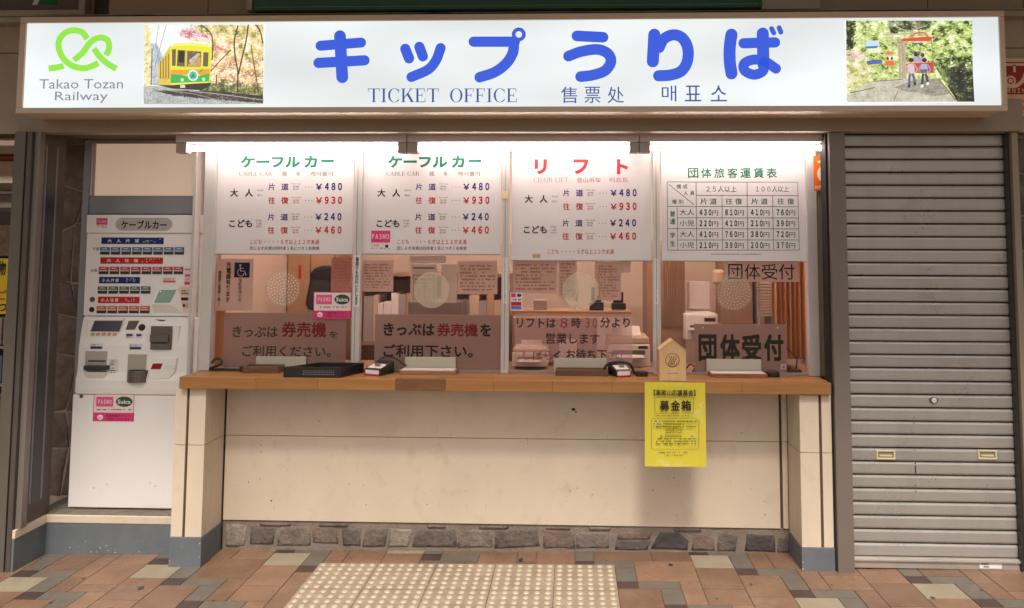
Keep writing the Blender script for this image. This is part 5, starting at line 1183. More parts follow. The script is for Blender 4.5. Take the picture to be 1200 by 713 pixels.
dl = thing('desk_phone', 'dark telephone with a coiled cord at the lower right of the group window', 'telephone', (W(930, 436, 4.2)[0], 4.2, .956))
a, b, c, d = RC(916, 428, 940, 439, 4.17); bx('phone_body', M_plastic, dl, a, b, 4.17, 4.32, .956, .985, .008); bx('handset', M_plastic, dl, a + .01, a + .05, 4.16, 4.34, .9855, 1.01, .01)
MB().tube([(*W(922, 408, 4.2)[:1], 4.2, W(922, 408, 4.2)[1]), (W(934, 420, 4.2)[0], 4.2, W(934, 420, 4.2)[1]), (W(933, 432, 4.2)[0], 4.2, .985)], .004, 6).build('phone_cord', M_rubber, dl)

# ---- hatch flaps at the counter
for (x0, y0, x1, y1, lab) in ((300, 418, 358.5, 428, 'pale green hatch flap at the first window'), (474.5, 418.5, 534, 430, 'pale green hatch flap at the second window'), (649, 420, 711, 431, 'pale green hatch flap at the chair lift window'), (828, 421, 892, 434.5, 'pale green hatch flap at the group counter window')):
    a, b, c, d = RC(x0, y0, x1, y1, 4.088); tag(bx('hatch_flap', M_flap, None, a, b, 4.0872, 4.0925, CT + .004, d, .001), lab, 'hatch flap', 'hatch flaps at the foot of the windows')

# ================================================================== THINGS ON THE COUNTER
def onc(px, py): x, y = G(px, py, Zc); return x, y
def tray(label, x0, x1, yf, m, mi, h=.022, dep=.10, docs=None):
    a, y = onc(x0, yf); b, _ = onc(x1, yf); y = min(y, 4.083 - dep)
    t = thing('coin_tray', label, 'tray', ((a + b) / 2, y + dep / 2, Zc), 'money trays at the windows')
    bx('tray_base', m, t, a, b, y, y + dep, Zc, Zc + h * .35, .002)
    e = .008
    z0, z1 = Zc + h * .35 + .0003, Zc + h
    bx('tray_rim', m, t, a, b, y, y + e, z0, z1, .002); bx('tray_rim', m, t, a, b, y + dep - e, y + dep, z0, z1, .002); bx('tray_rim', m, t, a, a + e, y + e + .0003, y + dep - e - .0003, z0, z1, .002); bx('tray_rim', m, t, b - e, b, y + e + .0003, y + dep - e - .0003, z0, z1, .002)
    bx('tray_lining', mi, t, a + e + .001, b - e - .001, y + e + .001, y + dep - e - .001, Zc + h * .35 + .0003, Zc + h * (1.05 if mi is M_paper else .5), .001)
    return t
tray('dark wooden money tray at the first window', 292, 334, 434.5, M_tray, M_tray_l, .035, .09)
tray('tan wooden money tray with papers at the second window', 469.5, 535.5, 438, M_tray_l, M_paper, .022, .09)
tray('dark brown leather money tray at the chair lift window', 651, 712.5, 440, M_tray, M_tray_l, .032, .085)
tray('reddish wooden money tray at the group counter window', 832, 897, 441.5, mat('reddish_wood', (0.30, 0.11, 0.05), .4, var=.15, scale=10), M_paper, .02, .09)
# big black basket
x0, y0 = onc(334, 441.5); x1, _ = onc(401.5, 441.5); y0 = 3.868
bk = thing('black_basket', 'large black plastic document basket with a lattice front at the first post', 'basket', ((x0 + x1) / 2, 3.95, Zc))
xr = onc(424, 432)[0]
A_ = [(x0, y0), (x1, y0), (xr + .05, 4.05), (x0 + .13, 4.05)]
MB().prism(A_, Zc, Zc + .004, 'Z').build('basket_floor', M_plastic, bk)
hb = .052
def wall(p, q, name='basket_wall'):
    d = Vector((q[0] - p[0], q[1] - p[1])).normalized() * 1; nrm = Vector((-d.y, d.x)) * .004
    MB().prism([p, q, (q[0] + nrm.x, q[1] + nrm.y), (p[0] + nrm.x, p[1] + nrm.y)], Zc + .0042, Zc + hb, 'Z').build(name, M_plastic, bk, .0008, 1)
wall(A_[1], A_[2]); wall(A_[2], A_[3]); wall(A_[3], A_[0])
lt0, lt1 = x0 + (x1 - x0) * .33, x0 + (x1 - x0) * .90
bx('basket_front', M_plastic, bk, x0, lt0, y0, y0 + .004, Zc + .0042, Zc + hb, .001); bx('basket_front', M_plastic, bk, lt1, x1, y0, y0 + .004, Zc + .0042, Zc + hb, .001)
fm = MB(); fm.box(lt0, lt1, y0, y0 + .004, Zc + .0042, Zc + .013); fm.box(lt0, lt1, y0, y0 + .004, Zc + .038, Zc + hb)
nc = 16
for i in range(nc + 1): xx = lt0 + (lt1 - lt0) * i / nc; fm.box(xx - .0022, xx + .0022, y0 + .0002, y0 + .0038, Zc + .0131, Zc + .0379)
for j in (1, 2): zz = Zc + .013 + .025 * j / 3; fm.box(lt0, lt1, y0 + .0004, y0 + .0036, zz - .0015, zz + .0015)
fm.build('front_lattice', M_plastic, bk)
bx('basket_papers', M_paper, bk, lt0, x1 - .02, y0 + .0048, y0 + .10, Zc + .0045, Zc + .036, .002)
bx('basket_ledge', M_plastic, bk, x0 + .005, x1 - .003, y0 + .0045, y0 + .045, Zc + hb - .012, Zc + hb - .004, .002)
# small dark ink pad / round pads
def puck(label, px, py, r, h, m=M_plastic, cat='round pad'):
    x, y = onc(px, py); y = min(y, 4.08 - r)
    t = tag(MB().prism([(x + r * math.cos(2 * math.pi * i / 20), y + r * math.sin(2 * math.pi * i / 20)) for i in range(20)], Zc, Zc + h, 'Z').build('round_pad', m, None, .003), label, cat, 'round black pads'); return t
puck('small round black pad left of the wooden tray, first window', 285, 435.5, .020, .028)
puck('round black pad at the right end of the group window tray', 904, 440.5, .036, .026)
# card readers
def reader(label, px, py, w=.10, l=.13, h=.042, ang=-.35):
    x, y = onc(px, py); t = thing('card_reader', label, 'card reader', (x, y, Zc), 'card readers on the counter')
    prof = [(0, 0), (0, h * .8), (l * .9, h * 1.5), (l, h * 1.45), (l, 0)]
    rot = Matrix.Rotation(ang, 4, 'Z')
    def fin(o): 
        for v in o.data.vertices:
            p = Vector(v.co) + WL[o.name] - Vector((x, y, Zc)); p = rot @ p; v.co = p
        o.location = (0, 0, 0); WL[o.name] = Vector((x, y, Zc))
        return o
    fin(MB().prism([(y + a, Zc + b) for a, b in prof], x - w / 2, x + w / 2, 'X').build('reader_body', M_plastic, t, .004))
    fin(MB().add([(x - w * .42, y + l * .08, Zc + h * .862), (x + w * .42, y + l * .08, Zc + h * .862), (x + w * .42, y + l * .55, Zc + h * 1.23), (x - w * .42, y + l * .55, Zc + h * 1.23)], [(0, 1, 2, 3)]).build('reader_label', ink((226, 208, 204)), t))
    fin(MB().add([(x - w * .12, y + l * .25, Zc + h * .862 + .0135), (x + w * .22, y + l * .25, Zc + h * .862 + .0135), (x + w * .22, y + l * .42, Zc + h * .862 + .0215), (x - w * .12, y + l * .42, Zc + h * .862 + .0215)], [(0, 1, 2, 3)]).build('reader_screen', M_mgrey, t))
    fin(bx('front_label', ink((232, 220, 220)), t, x - w * .42, x + w * .42, y - .0006, y - .0001, Zc + h * .2, Zc + h * .7)); fin(bx('front_stripe', ink((206, 50, 90)), t, x - w * .42, x + w * .42, y - .001, y - .0007, Zc + h * .06, Zc + h * .22))
    return t
reader('black card reader with white label beside the large basket, second window', 436, 440.5)
reader('black card reader with white label at the right of the chair lift window', 731, 442, w=.085, ang=.30)
cr2 = tag(MB().box(*[onc(744, 438)[0], onc(757, 438)[0], 4.0, 4.06, Zc, Zc + .026]).build('cable_box', M_plastic, None, .004), 'low black cable box right of the card reader in the chair lift window', 'box')
# cables
def cable(label, pts, r=.004, m=M_rubber):
    P = smooth_path(pts, k=6); tag(MB().tube(P, r, 7, m).build('cable', None), label, 'cable')
def cp(px, py, Y=None):
    if Y is None: x, y = G(px, py, Zc + .006); return (x, min(y, 4.07), Zc + .006)
    a, z = W(px, py, Y); return (a, Y, z)
cable('thick black cable lying along the foot of the first window', [cp(248, 426, 4.05), cp(252, 421, 4.06), cp(258, 421, 4.06), cp(259, 427, 4.05), cp(254, 430), cp(266, 432), cp(284, 432), cp(300, 431)], .007)
cable('black cable behind the card reader, second window', [cp(442, 430), cp(446, 421, 4.07), cp(455, 418, 4.08), cp(466, 422, 4.08), cp(476, 429, 4.075)], .004)
cable('green cable beside the card reader in the second window', [cp(455, 436), cp(462, 431), cp(470, 430), cp(478, 433, 4.07)], .003, ink((80, 120, 50)))
cable('black cable looping over the card reader in the chair lift window', [cp(706, 437), cp(712, 427, 4.06), cp(725, 424, 4.06), cp(738, 427, 4.06), cp(742, 434), cp(752, 437)], .006)
cable('thin dark cables behind the donation box in the group window', [cp(804, 432, 4.12), cp(809, 427, 4.13), cp(814, 431, 4.12), cp(812, 436, 4.11), cp(822, 434, 4.13)], .004)

# donation house box
hx0, hy = onc(772.5, 446.5); hx1, _ = onc(804.5, 446.5); hy = 3.872
hz = W(788, 398.5, hy)[1]; hs_ = W(788, 410.5, hy)[1]
hb_ = thing('donation_box', 'small pale wooden house shaped donation box with a stamped round mark', 'donation box', ((hx0 + hx1) / 2, hy + .05, Zc))
mx_ = (hx0 + hx1) / 2
MB().prism([(hx0 + .002, Zc), (hx1 - .002, Zc), (hx1 - .002, hs_ - .006), (mx_, hz - .006), (hx0 + .002, hs_ - .006)], hy, hy + .10).build('box_body', M_box, hb_, .001)
for s_, e_ in ((hx0, 1), (hx1, -1)):
    MB().prism([(s_, hs_ - .0055), (mx_, hz - .0055), (mx_, hz), (s_, hs_)], hy - .002, hy + .102).build('roof_board', M_box, hb_, .0005, 1)
yb_ = hy
stroke(hb_, ink((120, 74, 34)), [(788 + 8 * math.cos(t), 422.5 + 8 * math.sin(t)) for t in [math.pi * i / 10 for i in range(20)]], .7, yb_, closed=True, smooth=False, name='stamp')
for dx in (-4, -1.3, 1.3, 4): stroke(hb_, ink((120, 74, 34)), [(788 + dx, 418), (788 + dx * .8 + .8, 421), (788 + dx * .7 - .6, 424), (788 + dx * .5, 427.5)], .8, yb_, 2, name='stamp')
stroke(hb_, ink((120, 74, 34)), [(783, 425), (785, 429), (791, 429), (793.5, 425)], .7, yb_, 1.5, name='stamp')
scribble(hb_, ink((120, 74, 34)), 782, 437, 795, 438.6, yb_, 1, .95)

# yellow poster hanging from the counter front
a, b, c, d = RC(755.8, 448.5, 827, 547, 3.84)
mb = MB(); n, k = 10, 12; vs = []; fs = []
for j in range(k + 1):
    for i in range(n + 1):
        u, v = i / n, j / k; x = a + (b - a) * u + .003 * (1 - v) * (u - .5); z = c + (d - c) * v
        vs.append((x, 3.8440 - (.006 * (1 - v) ** 1.4 + .0025 * math.sin(u * 5 + v * 4) * (1 - v)), z))
for j in range(k):
    for i in range(n): q = j * (n + 1) + i; fs.append((q, q + 1, q + n + 2, q + n + 1))
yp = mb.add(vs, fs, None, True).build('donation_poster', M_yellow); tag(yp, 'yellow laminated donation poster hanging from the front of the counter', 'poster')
Yy = 3.8335
text(yp, DK2, '【高尾山応援基金】', 766, 457, 815, 464, Yy, .03); 
for ch, x0_, x1_ in (('募', 773, 784.5), ('金', 786, 797), ('箱', 798.5, 810)): text(yp, DK2, ch, x0_, 469.5, x1_, 481.5, Yy, .03)
def boxline(o, m, x0, y0, x1, y1, w, Y): stroke(o, m, [(x0 + 2, y0), (x1 - 2, y0), (x1, y0 + 2), (x1, y1 - 2), (x1 - 2, y1), (x0 + 2, y1), (x0, y1 - 2), (x0, y0 + 2)], w, Y, closed=True, smooth=False, name='border_lines')
boxline(yp, ink((110, 104, 20)), 767.5, 465.5, 813, 485, .4, Yy); boxline(yp, ink((110, 104, 20)), 763.5, 490.5, 819, 526.5, .35, Yy)
scribble(yp, ink((120, 112, 30)), 767, 486.3, 809, 488.5, Yy, 1); scribble(yp, ink((110, 104, 26)), 766, 492.5, 817, 502, Yy, 3, .85); scribble(yp, ink((110, 104, 26)), 780, 501, 800, 508, Yy, 3, .85); scribble(yp, ink((110, 104, 26)), 769, 510, 816, 522, Yy, 4, .6)
scribble(yp, ink((70, 64, 20)), 772, 529.5, 806, 531.5, Yy, 1); scribble(yp, ink((70, 64, 20)), 778, 533, 800, 535, Yy, 1)
# marks on the recess wall
RM = random.Random(5)
for k in range(46):
    x, y = RM.uniform(268, 910), RM.choice((RM.uniform(470, 612), RM.uniform(560, 614))); r = RM.uniform(.3, .8)
    pell(rw, ink(RM.choice(((120, 96, 72), (150, 124, 98), (90, 74, 60)))), x, y, r, r * RM.uniform(.5, 1.6), 4.0998, n=7, name='wall_mark')
for k in range(26):
    x, y = RM.uniform(268, 910), RM.uniform(520, 606); l_ = RM.uniform(2, 9); dx = RM.uniform(-3, 3)
    stroke(rw, ink(RM.choice(((196, 170, 140), (176, 150, 120)))), [(x, y), (x + dx * .4, y - l_ * .5), (x + dx, y - l_)], RM.uniform(.25, .6), 4.0998, name='wall_mark', cap='flat')
for x, y, r in ((672, 480, 2.6), (675, 483, 1.4), (306, 522, .8), (318, 587, 1.2)): pell(rw, ink((70, 56, 42)), x, y, r, r * .7, 4.0998, n=9, name='wall_mark')

# ================================================================== TICKET MACHINE
YU, YL = 4.17, 4.12
tm = thing('ticket_machine', 'tall cream ticket vending machine with rows of coloured buttons and a pink sticker', 'ticket machine', (W(158, 597, 4.12)[0], 4.25, .207))
a, b, c, d = RC(79, 463, 205, 597, YL)
mx0 = W(82, 530, YL)[0]; mx1 = W(236, 372, YU)[0]
zt = W(160, 252, YU)[1]; zh = W(160, 273.5, YU)[1]; zm = W(160, 371, YU)[1]; zl = W(160, 463, YL)[1]; zb_ = W(150, 596, YL)[1]
bx('cabinet', M_mach, tm, mx0 + .004, mx1 - .004, YU + .012, 4.32, zb_, zt - .004, .004)
bx('lower_door', M_mach, tm, mx0, mx1, YL, YU + .0118, zb_, zl - .002, .006, 3)
bx('plinth', M_black, tm, mx0 + .03, mx1 - .02, YL + .05, 4.31, .2075, zb_ - .001)
for x in (mx0 + .02, mx1 - .2): bx('levelling_foot', M_mgrey, tm, x, x + .03, YL + .008, YL + .04, .2075, zb_ - .0005, .003)
ux0, ux1 = W(103, 300, YU)[0] - .012, mx1
bx('upper_panel', M_mach, tm, ux0, ux1, YU, YU + .0118, zm + .002, zh - .002, .003)
hd = bx('header', M_mach, tm, ux0, ux1, YU - .008, YU + .0118, zh, zt, .005, 3)
# header name plate
X0, X1, Z0, Z1 = RC(135.5, 255.5, 202, 270.5, YU - .008); r = (Z1 - Z0) / 2; zc = (Z0 + Z1) / 2
pts = [(X1 - r + r * math.cos(t), zc + r * math.sin(t)) for t in [-math.pi / 2 + math.pi * i / 10 for i in range(11)]] + [(X0 + r + r * math.cos(t), zc + r * math.sin(t)) for t in [math.pi / 2 + math.pi * i / 10 for i in range(11)]]
npl = MB().prism(pts, YU - .0105, YU - .0082).build('name_plate', mat('grey_name_plate', (.44, .41, .385), .35), hd, .0008, 1)
text(npl, ink((30, 28, 28)), 'ケーブルカー', 142, 258.5, 195.5, 268.5, YU - .0106, .03)
prect(tm, ink((214, 70, 130)), 113, 256, 126, 263.5, YU - .009); text(tm, ink((240, 210, 220)), 'PASMO', 114, 258.5, 125, 261.5, YU - .009, .02, 2); scribble(tm, LRED, 113.5, 264, 125, 268, YU - .009, 2)
WI = ink((232, 226, 222)); BNV = ink((26, 40, 102)); BRD = ink((190, 32, 40))
def m5(x, y): return 60 + x / 3.96, 220 + y / 3.96
def strip(x0, y0, x1, y1, m, s, tx0, tx1):
    p = m5(x0, y0); q = m5(x1, y1); o = bp('fare_strip', m, tm, p[0], p[1], q[0], q[1], YU - .0022, .002)
    n = len(s.replace(' ', '')); chs = s.replace(' ', ''); w = (tx1 - tx0) / n
    for i, ch in enumerate(chs):
        cw = min(20, w * .8); xx = tx0 + (tx1 - tx0 - cw) * i / (n - 1); a_ = m5(xx, y0 + 7); b_ = m5(xx + cw, y1 - 7); text(o, WI, ch, a_[0], a_[1], b_[0], b_[1], YU - .0022, .03)
    a_ = m5(x1 - (x1 - x0) * .33, y0 + 5); b_ = m5(x1 - 14, y1 - 6); scribble(o, WI, a_[0], a_[1], b_[0], b_[1], YU - .0022, 3, .42)
strip(233, 232, 521, 262, BNV, '大人片道', 262, 408); strip(228, 324, 518, 354, BRD, '大人往復', 258, 404); strip(222, 415, 411, 445, BNV, '小人片道', 236, 314); strip(217, 507, 409, 537, BRD, '小人往復', 231, 312)
bm0 = None
def buttons(y0, y1, xa, n, dx, rgb, name):
    m = mat('button_' + name, lin(rgb), .3, spec=.5); md = M_mdark; ml = ink((210, 200, 196))
    for i in range(n):
        p = m5(xa + i * dx, y0); q = m5(xa + i * dx + 43, y1); X0, X1, Z0, Z1 = RC(p[0], p[1], q[0], q[1], YU)
        o = MB().box(X0, X1, YU - .005, YU - .0002, Z0, Z1).build('ticket_button', md, tm, .0012, 1)
        h = Z1 - Z0
        MB().box(X0 + .001, X1 - .001, YU - .0062, YU - .0051, Z0 + h * .36, Z1 - .001).build('button_cap', m, o)
        pr(o, ml, 'fare_print').poly([(X0 + .003, Z0 + h * .42), (X1 - .003, Z0 + h * .42), (X1 - .003, Z0 + h * .54), (X0 + .003, Z0 + h * .54)], YU - .0064)
        pr(o, ml, 'fare_print').poly([(X0 + .012, Z0 + h * .74), (X1 - .012, Z0 + h * .74), (X1 - .014, Z0 + h * .86), (X0 + .013, Z0 + h * .86)], YU - .0064)
buttons(277, 311, 229, 8, 49.3, (78, 116, 158), 'blue'); buttons(368, 402, 223, 8, 49.6, (186, 66, 74), 'red'); buttons(459, 492, 218, 5, 50, (62, 112, 74), 'green'); buttons(550, 583, 213, 5, 50.2, (214, 108, 64), 'orange')
text(tm, DK2, '片道', *m5(194, 277), *m5(222, 291), YU, .01); text(tm, DK2, '往復', *m5(184, 378), *m5(214, 392), YU, .01)
for (x, y, m, r) in ((192, 519, M_mgrey, 3.1), (189, 566, M_plastic, 3.1)):
    X, Z = W(*m5(x, y), YU); rr = r / FPX * YU; MB().prism([(X + rr * math.cos(math.pi * i / 9), Z + rr * math.sin(math.pi * i / 9)) for i in range(18)], YU - .004, YU - .0002).build('round_button', m, tm, .001)
for x, y in ((210, 233), (645, 236)):
    X, Z = W(*m5(x, y), YU); MB().prism([(X + .006 * math.cos(math.pi * i / 6), Z + .006 * math.sin(math.pi * i / 6)) for i in range(12)], YU - .002, YU - .0002).build('screw_cap', M_mach2, tm)
# tilted screen pod
pod = [m5(490, 470), m5(588, 468), m5(560, 540), m5(474, 540)]
P4 = [W(*p, YU - .01) for p in pod]
MB().add([(P4[0][0], YU - .006, P4[0][1]), (P4[1][0], YU - .006, P4[1][1]), (P4[1][0] + .03, YU - .002, P4[2][1] - .02), (P4[2][0], YU - .03, P4[2][1]), (P4[3][0], YU - .03, P4[3][1]),
          (P4[0][0], YU - .0002, P4[0][1]), (P4[1][0], YU - .0002, P4[1][1]), (P4[1][0] + .03, YU - .0002, P4[3][1] - .05), (P4[3][0], YU - .0002, P4[3][1] - .05)],
         [(0, 4, 3, 1), (1, 3, 2), (0, 5, 8, 4), (4, 8, 7, 3), (3, 7, 2), (2, 7, 6, 1), (0, 1, 6, 5)]).build('screen_pod', M_mach2, tm, .002)
i4 = [m5(497, 476), m5(578, 474), m5(556, 534), m5(482, 534)]; q4 = [W(*p, YU - .02) for p in i4]
yy = [YU - .0095, YU - .0095, YU - .0315, YU - .0315]
MB().add([(q4[i][0], yy[i], q4[i][1]) for i in range(4)], [(0, 3, 2, 1)]).build('touch_screen', emat('dim_green_screen', (.30, .42, .28), .28, (.03, .05, .04)), tm)
MB().disc(q4[0][0] + .008, q4[0][1] - .008, .0022, .0022, YU - .0135, 10).build('status_lamp', emat('green_lamp', (.2, 1, .4), 1.5), tm)
# little stickers on the panel
def ms(x0, y0, x1, y1, Y=YU, base=(236, 216, 214)): p = m5(x0, y0); q = m5(x1, y1); prect(tm, ink(base), p[0], p[1], q[0], q[1], Y, 1, 'sticker_print'); return p, q
for x0, y0, x1, y1, c_ in ((617, 375, 675, 452, (232, 214, 218)), (592, 459, 684, 582, (232, 204, 190)), (518, 418, 578, 440, (234, 216, 210)), (493, 556, 556, 572, (222, 200, 196))): ms(x0, y0, x1, y1, base=c_)
for x0, y0, x1, y1, c_ in ((620, 376, 646, 384, (196, 120, 150)), (648, 380, 672, 396, (96, 130, 186)), (622, 402, 645, 414, (222, 74, 104)), (619, 437, 673, 451, (218, 60, 120)), (519, 432, 577, 440, (206, 70, 80)), (602, 510, 636, 524, (40, 34, 38)), (600, 535, 636, 558, (206, 170, 150)), (606, 542, 622, 552, (70, 50, 50)), (645, 470, 680, 500, (226, 216, 206)), (645, 508, 680, 528, (226, 216, 206)), (660, 535, 668, 545, (60, 44, 60)), (646, 566, 680, 576, (216, 90, 120)), (604, 568, 612, 576, (200, 70, 90)), (604, 472, 640, 500, (206, 190, 160))):
    p = m5(x0, y0); q = m5(x1, y1); prect(tm, ink(c_), p[0], p[1], q[0], q[1], YU, 2, 'sticker_print')
p = m5(658, 408); pell(tm, ink((40, 40, 34)), p[0], p[1], 2.8, 1.7, YU, 2, 'sticker_print')
for x0, y0, x1, y1 in ((622, 420, 670, 432), (522, 420, 574, 430), (496, 558, 552, 570), (606, 474, 638, 498), (647, 474, 678, 498)): p = m5(x0, y0); q = m5(x1, y1); scribble(tm, ink((130, 60, 70)), p[0], p[1], q[0], q[1], YU, 2, .8, 3)
# console: sloping moulded housing
def m6(x, y): return 90 + x / 7.92, 370 + y / 7.92
cz0, cz1 = zl, zm
cprof = [(YU - .0005, cz1), (YU - .016, cz1 - .006), (YU - .034, cz1 - .10), (YU - .044, cz1 - .16), (YU - .048, cz1 - .30), (YU - .060, cz1 - .345), (YU - .060, cz0 + .035), (YL - .006, cz0 + .006), (YL - .003, cz0), (YU - .0005, cz0)]
cons = MB().prism(cprof, mx0 + .016, mx1 - .03, 'X').build('console', M_mach2, tm, .008, 3)
bx('console_wing', M_mach, tm, mx1 - .0295, mx1, YU - .03, YU + .0115, cz0, cz1, .006)
def cy(py):     # console front depth at a given photo height
    z = W(150, py, YU - .05)[1]
    for (ya, za), (yb, zb2) in zip(cprof[:-3], cprof[1:-2]):
        if zb2 <= z <= za: return ya + (yb - ya) * (za - z) / max(za - zb2, 1e-6)
    return YU - .06
def cb(name, m, x0, y0, x1, y1, proud=.004, depth=.012, bev=.001, parent=None):
    p = m6(x0, y0); q = m6(x1, y1); Y = cy((p[1] + q[1]) / 2) - proud
    a_, b_, c_, d_ = RC(p[0], p[1], q[0], q[1], Y); return bx(name, m, parent or tm, a_, b_, Y, Y + depth, c_, d_, bev), Y
def cq(name, m, pts, proud=.004, depth=.012, bev=.001, parent=None):
    P = [m6(*p) for p in pts]; Y = cy(sum(p[1] for p in P) / len(P)) - proud
    return MB().prism([W(*p, Y) for p in P], Y, Y + depth).build(name, m, parent or tm, bev, 1), Y
o, Y = cq('display_housing', M_mach2, [(95, 30), (430, 25), (372, 215), (85, 205)], .010, .03, .004)
def onY(name, m, pts, Y, depth=.002, bev=.0005): return MB().prism([W(*m6(*p), Y) for p in pts], Y, Y + depth).build(name, m, tm, bev, 1)
YD = Y
onY('display_bezel', M_mgrey, [(164, 47), (426, 47), (392, 150), (126, 148)], YD - .002, .0018)
onY('display', mat('dark_blue_grey_display', (.075, .078, .11), .12, var=.1, scale=30), [(172, 52), (420, 52), (384, 146), (134, 143)], YD - .0035, .0014)
for k in range(5): onY('selection_button', ink((206, 150, 120)), [(132 + k * 51, 160), (166 + k * 51, 160), (158 + k * 51, 186), (124 + k * 51, 186)], YD - .0035, .0033)
o, Y = cq('coin_slot_plate', M_mgrey, [(480, 50), (568, 50), (536, 132), (452, 132)], .008, .02, .001); cq('coin_slot', M_black, [(512, 66), (524, 66), (516, 104), (502, 104)], .0085, .0003, 0)
X, Z = W(*m6(600, 112), cy(384) - .006); MB().prism([(X + .019 * math.cos(math.pi * i / 10), Z + .019 * math.sin(math.pi * i / 10)) for i in range(20)], cy(384) - .006, cy(384) + .01).build('return_lever', M_plastic, tm, .003)
o, Y = cb('note_slot_frame', M_mach2, 640, 92, 945, 335, .004, .02, .003)
o, Y = cb('note_slot', M_mgrey, 682, 98, 880, 318, .012, .03, .003)
for x0, y0, x1, y1, m, pv in ((705, 108, 862, 170, M_mdark, .013), (735, 130, 830, 160, M_mgrey, .017), (676, 178, 846, 248, M_mgrey, .020), (690, 252, 830, 258, M_black, .0135), (682, 262, 862, 312, M_mgrey, .016)): cb('slot_part', m, x0, y0, x1, y1, pv, .006, .001)
# outlet scoops
o, Y = cb('scoop_recess', ink((176, 168, 156)), 75, 330, 280, 470, .002, .006, .002); cb('ticket_slit', M_mgrey, 104, 414, 264, 430, .004, .003, 0)
p = m6(50, 465); q = m6(276, 520); Y = cy((p[1] + q[1]) / 2); a_, b_, c_, d_ = RC(p[0], p[1], q[0], q[1], Y - .03)
MB().prism([(a_, Y + .005), (a_ + .006, Y - .03), (a_ + .03, Y - .042), (b_ - .02, Y - .042), (b_, Y - .028), (b_, Y + .005)], c_ + .006, d_, 'Z').build('ticket_tray', M_mdark, tm, .004)
a_, b_, c_, d_ = RC(*m6(62, 522), *m6(262, 615), Y - .02); MB().add([(a_, Y - .032, d_), (b_, Y - .032, d_), (b_ - .01, Y, c_), (a_ + .015, Y, c_), (a_, Y + .004, d_), (b_, Y + .004, d_)], [(0, 1, 2, 3), (0, 3, 4), (1, 5, 2), (0, 4, 5, 1), (4, 3, 2, 5)]).build('tray_chin', M_mach2, tm, .003)
o, Y = cb('scoop_recess', ink((170, 162, 150)), 470, 360, 645, 515, .002, .006, .003)
a_, b_, c_, d_ = RC(*m6(460, 512), *m6(640, 622), Y - .02); MB().prism([(a_, Y + .005), (a_ + .003, Y - .02), (a_ + .02, Y - .034), ((a_ + b_) / 2, Y - .040), (b_ - .02, Y - .034), (b_ - .003, Y - .02), (b_, Y + .005)], c_, d_, 'Z').build('change_cup', M_mgrey, tm, .003)
MB().prism([(a_ + .01, Y + .005), (a_ + .012, Y - .018), ((a_ + b_) / 2, Y - .033), (b_ - .012, Y - .018), (b_ - .01, Y + .005)], d_ + .0004, d_ + .002, 'Z').build('cup_mouth', M_black, tm)
o, Y = cq('lower_pod', M_mach2, [(655, 400), (930, 385), (905, 540), (850, 590), (655, 610)], .012, .03, .006)
cq('red_display', ink((150, 24, 34), .2), [(706, 446), (796, 444), (776, 498), (684, 498)], .0145, .002, .0005); cq('info_label', ink((226, 222, 220)), [(826, 462), (918, 462), (900, 494), (808, 496)], .0145, .0015, 0)
for x0, y0, x1, y1 in ((120, 258, 242, 315), (452, 165, 526, 250), (546, 165, 608, 250), (484, 262, 604, 320), (300, 404, 384, 470), (300, 472, 384, 568)):
    o, Y = cb('info_label', ink((220, 214, 208)), x0, y0, x1, y1, .0008, .0008, 0)
    p = m6(x0, y0); q = m6(x1, y1); band = ink((40, 50, 110))
    if y0 < 300:
        if x1 - x0 > 90: prect(o, band, p[0] + 1, q[1] - 3.5, q[0] - 1, q[1] - .8, Y)
        else: prect(o, band, p[0] + 1, p[1] + .8, q[0] - 1, p[1] + 3.2, Y)
    scribble(o, ink((70, 74, 120)), p[0] + 1.5, p[1] + 1, q[0] - 1.5, q[1] - 1, Y, 4, .5, 2)
cq('brand_mark', ink((90, 84, 80)), [(722, 36), (830, 40), (800, 58), (770, 52)], .001, .0012, 0)
ps = pasmo('pink and white PASMO and Suica sticker on the lower door of the ticket machine', 109.5, 462, 157, 494, YL - .0008, .68)
X, Z = W(95.5, 464.5, YL); MB().prism([(X + .010 * math.cos(math.pi * i / 8), Z + .010 * math.sin(math.pi * i / 8)) for i in range(16)], YL - .004, YL - .0002).build('door_lock', M_mgrey, tm, .001)
for x, y in ((110, 572), (126, 568), (176, 566), (182, 570)): pell(tm, ink((150, 130, 112)), x, y, .7, .7, YL, name='scuff_mark', n=8)

# ================================================================== NEIGHBOURING SHOP (left edge)
ns = thing('shop_shelf', 'neighbouring souvenir shop shelves with goods and a yellow poster at the left edge', 'shop shelf', (-4.1, 5.0, 0))
YS2 = 5.0
sb = []
for x0, y0, x1, y1, c_, dep in ((-40, 150, 30, 158, (120, 104, 88), .3), (-40, 158, 30, 165, (206, 196, 186), .25), (-40, 165, 30, 171, (150, 128, 112), .3), (-40, 171, 30, 181, (66, 54, 42), .4), (-40, 180.5, 30, 188.5, (172, 88, 50), .28),
                           (-40, 189, 30, 215, (206, 182, 164), .3), (-40, 215.5, 30, 223, (58, 46, 38), .35), (-40, 223.5, 30, 228, (216, 206, 200), .28), (-40, 228.5, 30, 244, (132, 118, 108), .3), (-40, 244.5, 30, 250, (60, 50, 44), .34), (-40, 250.5, 30, 600, (56, 44, 36), .4)):
    a_, b_, c2, d2 = RC(x0, y0, x1, y1, YS2 - dep + .4); bx('shelf_layer', mat('shop_layer', lin(c_), .6, var=.1, scale=12), ns, a_ - .5, b_, YS2 - dep + .4, YS2 + .5, c2, d2, .003)
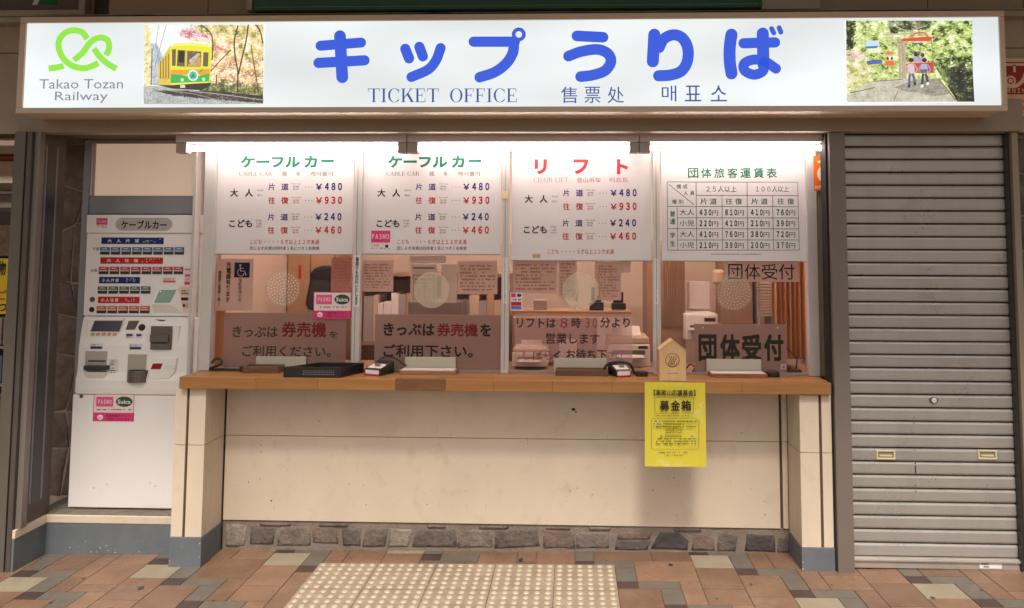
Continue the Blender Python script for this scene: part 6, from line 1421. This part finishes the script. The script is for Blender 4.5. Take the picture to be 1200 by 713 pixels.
for k in range(5):
    for j in range(4):
        a_, b_, c2, d2 = RC(-30 + j * 13, 372 + k * 44, -19 + j * 13, 404 + k * 44, 4.9)
        bx('packet', mat('packet_print', random.choice(((.3, .24, .2), (.16, .10, .07), (.4, .33, .2), (.35, .08, .05), (.1, .14, .2))), .4, var=.2, scale=30), ns, a_, b_, 4.86, 4.95, c2, d2, .004)
    a_, b_, c2, d2 = RC(-60, 406 + k * 44, 30, 409 + k * 44, 4.84); bx('shelf_edge', M_alu, ns, a_, b_, 4.84, 4.99, c2, d2, .002)
a_, b_, c2, d2 = RC(-40, 264, 12, 300, 4.9); bx('print_card', mat('card_print', (.18, .10, .06), .4, var=.5, scale=22), ns, a_, b_, 4.89, 4.9, c2, d2)
ys = bp('yellow_poster', ink((222, 190, 30)), ns, -60, 303, 10, 368, 4.86, .004)
text(ys, DK2, '名物', -12, 306, 7, 323, 4.86, .04); text(ys, ink((190, 60, 30)), 'だんご', -24, 340, 8, 352, 4.86, .03); text(ys, DK2, 'おやつ', -24, 354, 8, 366, 4.86, .03)

# security camera sign at the right edge
cs = thing('camera_warning_sign', 'white and red security camera warning sign partly hidden behind the lit sign', 'warning sign', (2.3, 3.88, 2.3))
so = bp('sign_plate', ink((214, 176, 140)), cs, 1166, 68, 1260, 136.5, 3.885, .003)
prect(so, ink((150, 34, 30)), 1168, 73, 1216, 111, 3.885)
sc_ = ink((216, 186, 152))
pell(so, sc_, 1184, 95, 6.5, 6, 3.885, 2); pell(so, ink((150, 34, 30)), 1184, 95, 4, 3.8, 3.885, 3); pell(so, sc_, 1184, 95, 2.6, 2.5, 3.885, 4); prect(so, sc_, 1176, 74.5, 1206, 77.5, 3.885, 2); prect(so, sc_, 1187, 76, 1190, 85, 3.885, 2)
stroke(so, sc_, [(1180, 101), (1190, 101), (1198, 95), (1202, 86), (1206, 80)], 4.5, 3.885, 2.5)
text(so, sc_, 'WARNING', 1167.5, 104, 1207, 109.5, 3.885, .03, 3); text(so, ink((206, 96, 50)), '防犯カメラ', 1160, 115.5, 1213, 122.5, 3.885, .02); text(so, ink((206, 96, 50)), '24時間監視', 1165, 124, 1211, 129.5, 3.885, .02); text(so, ink((206, 120, 80)), 'SECURITY CAMERA', 1172, 131, 1214, 133.5, 3.885)

flush_text()
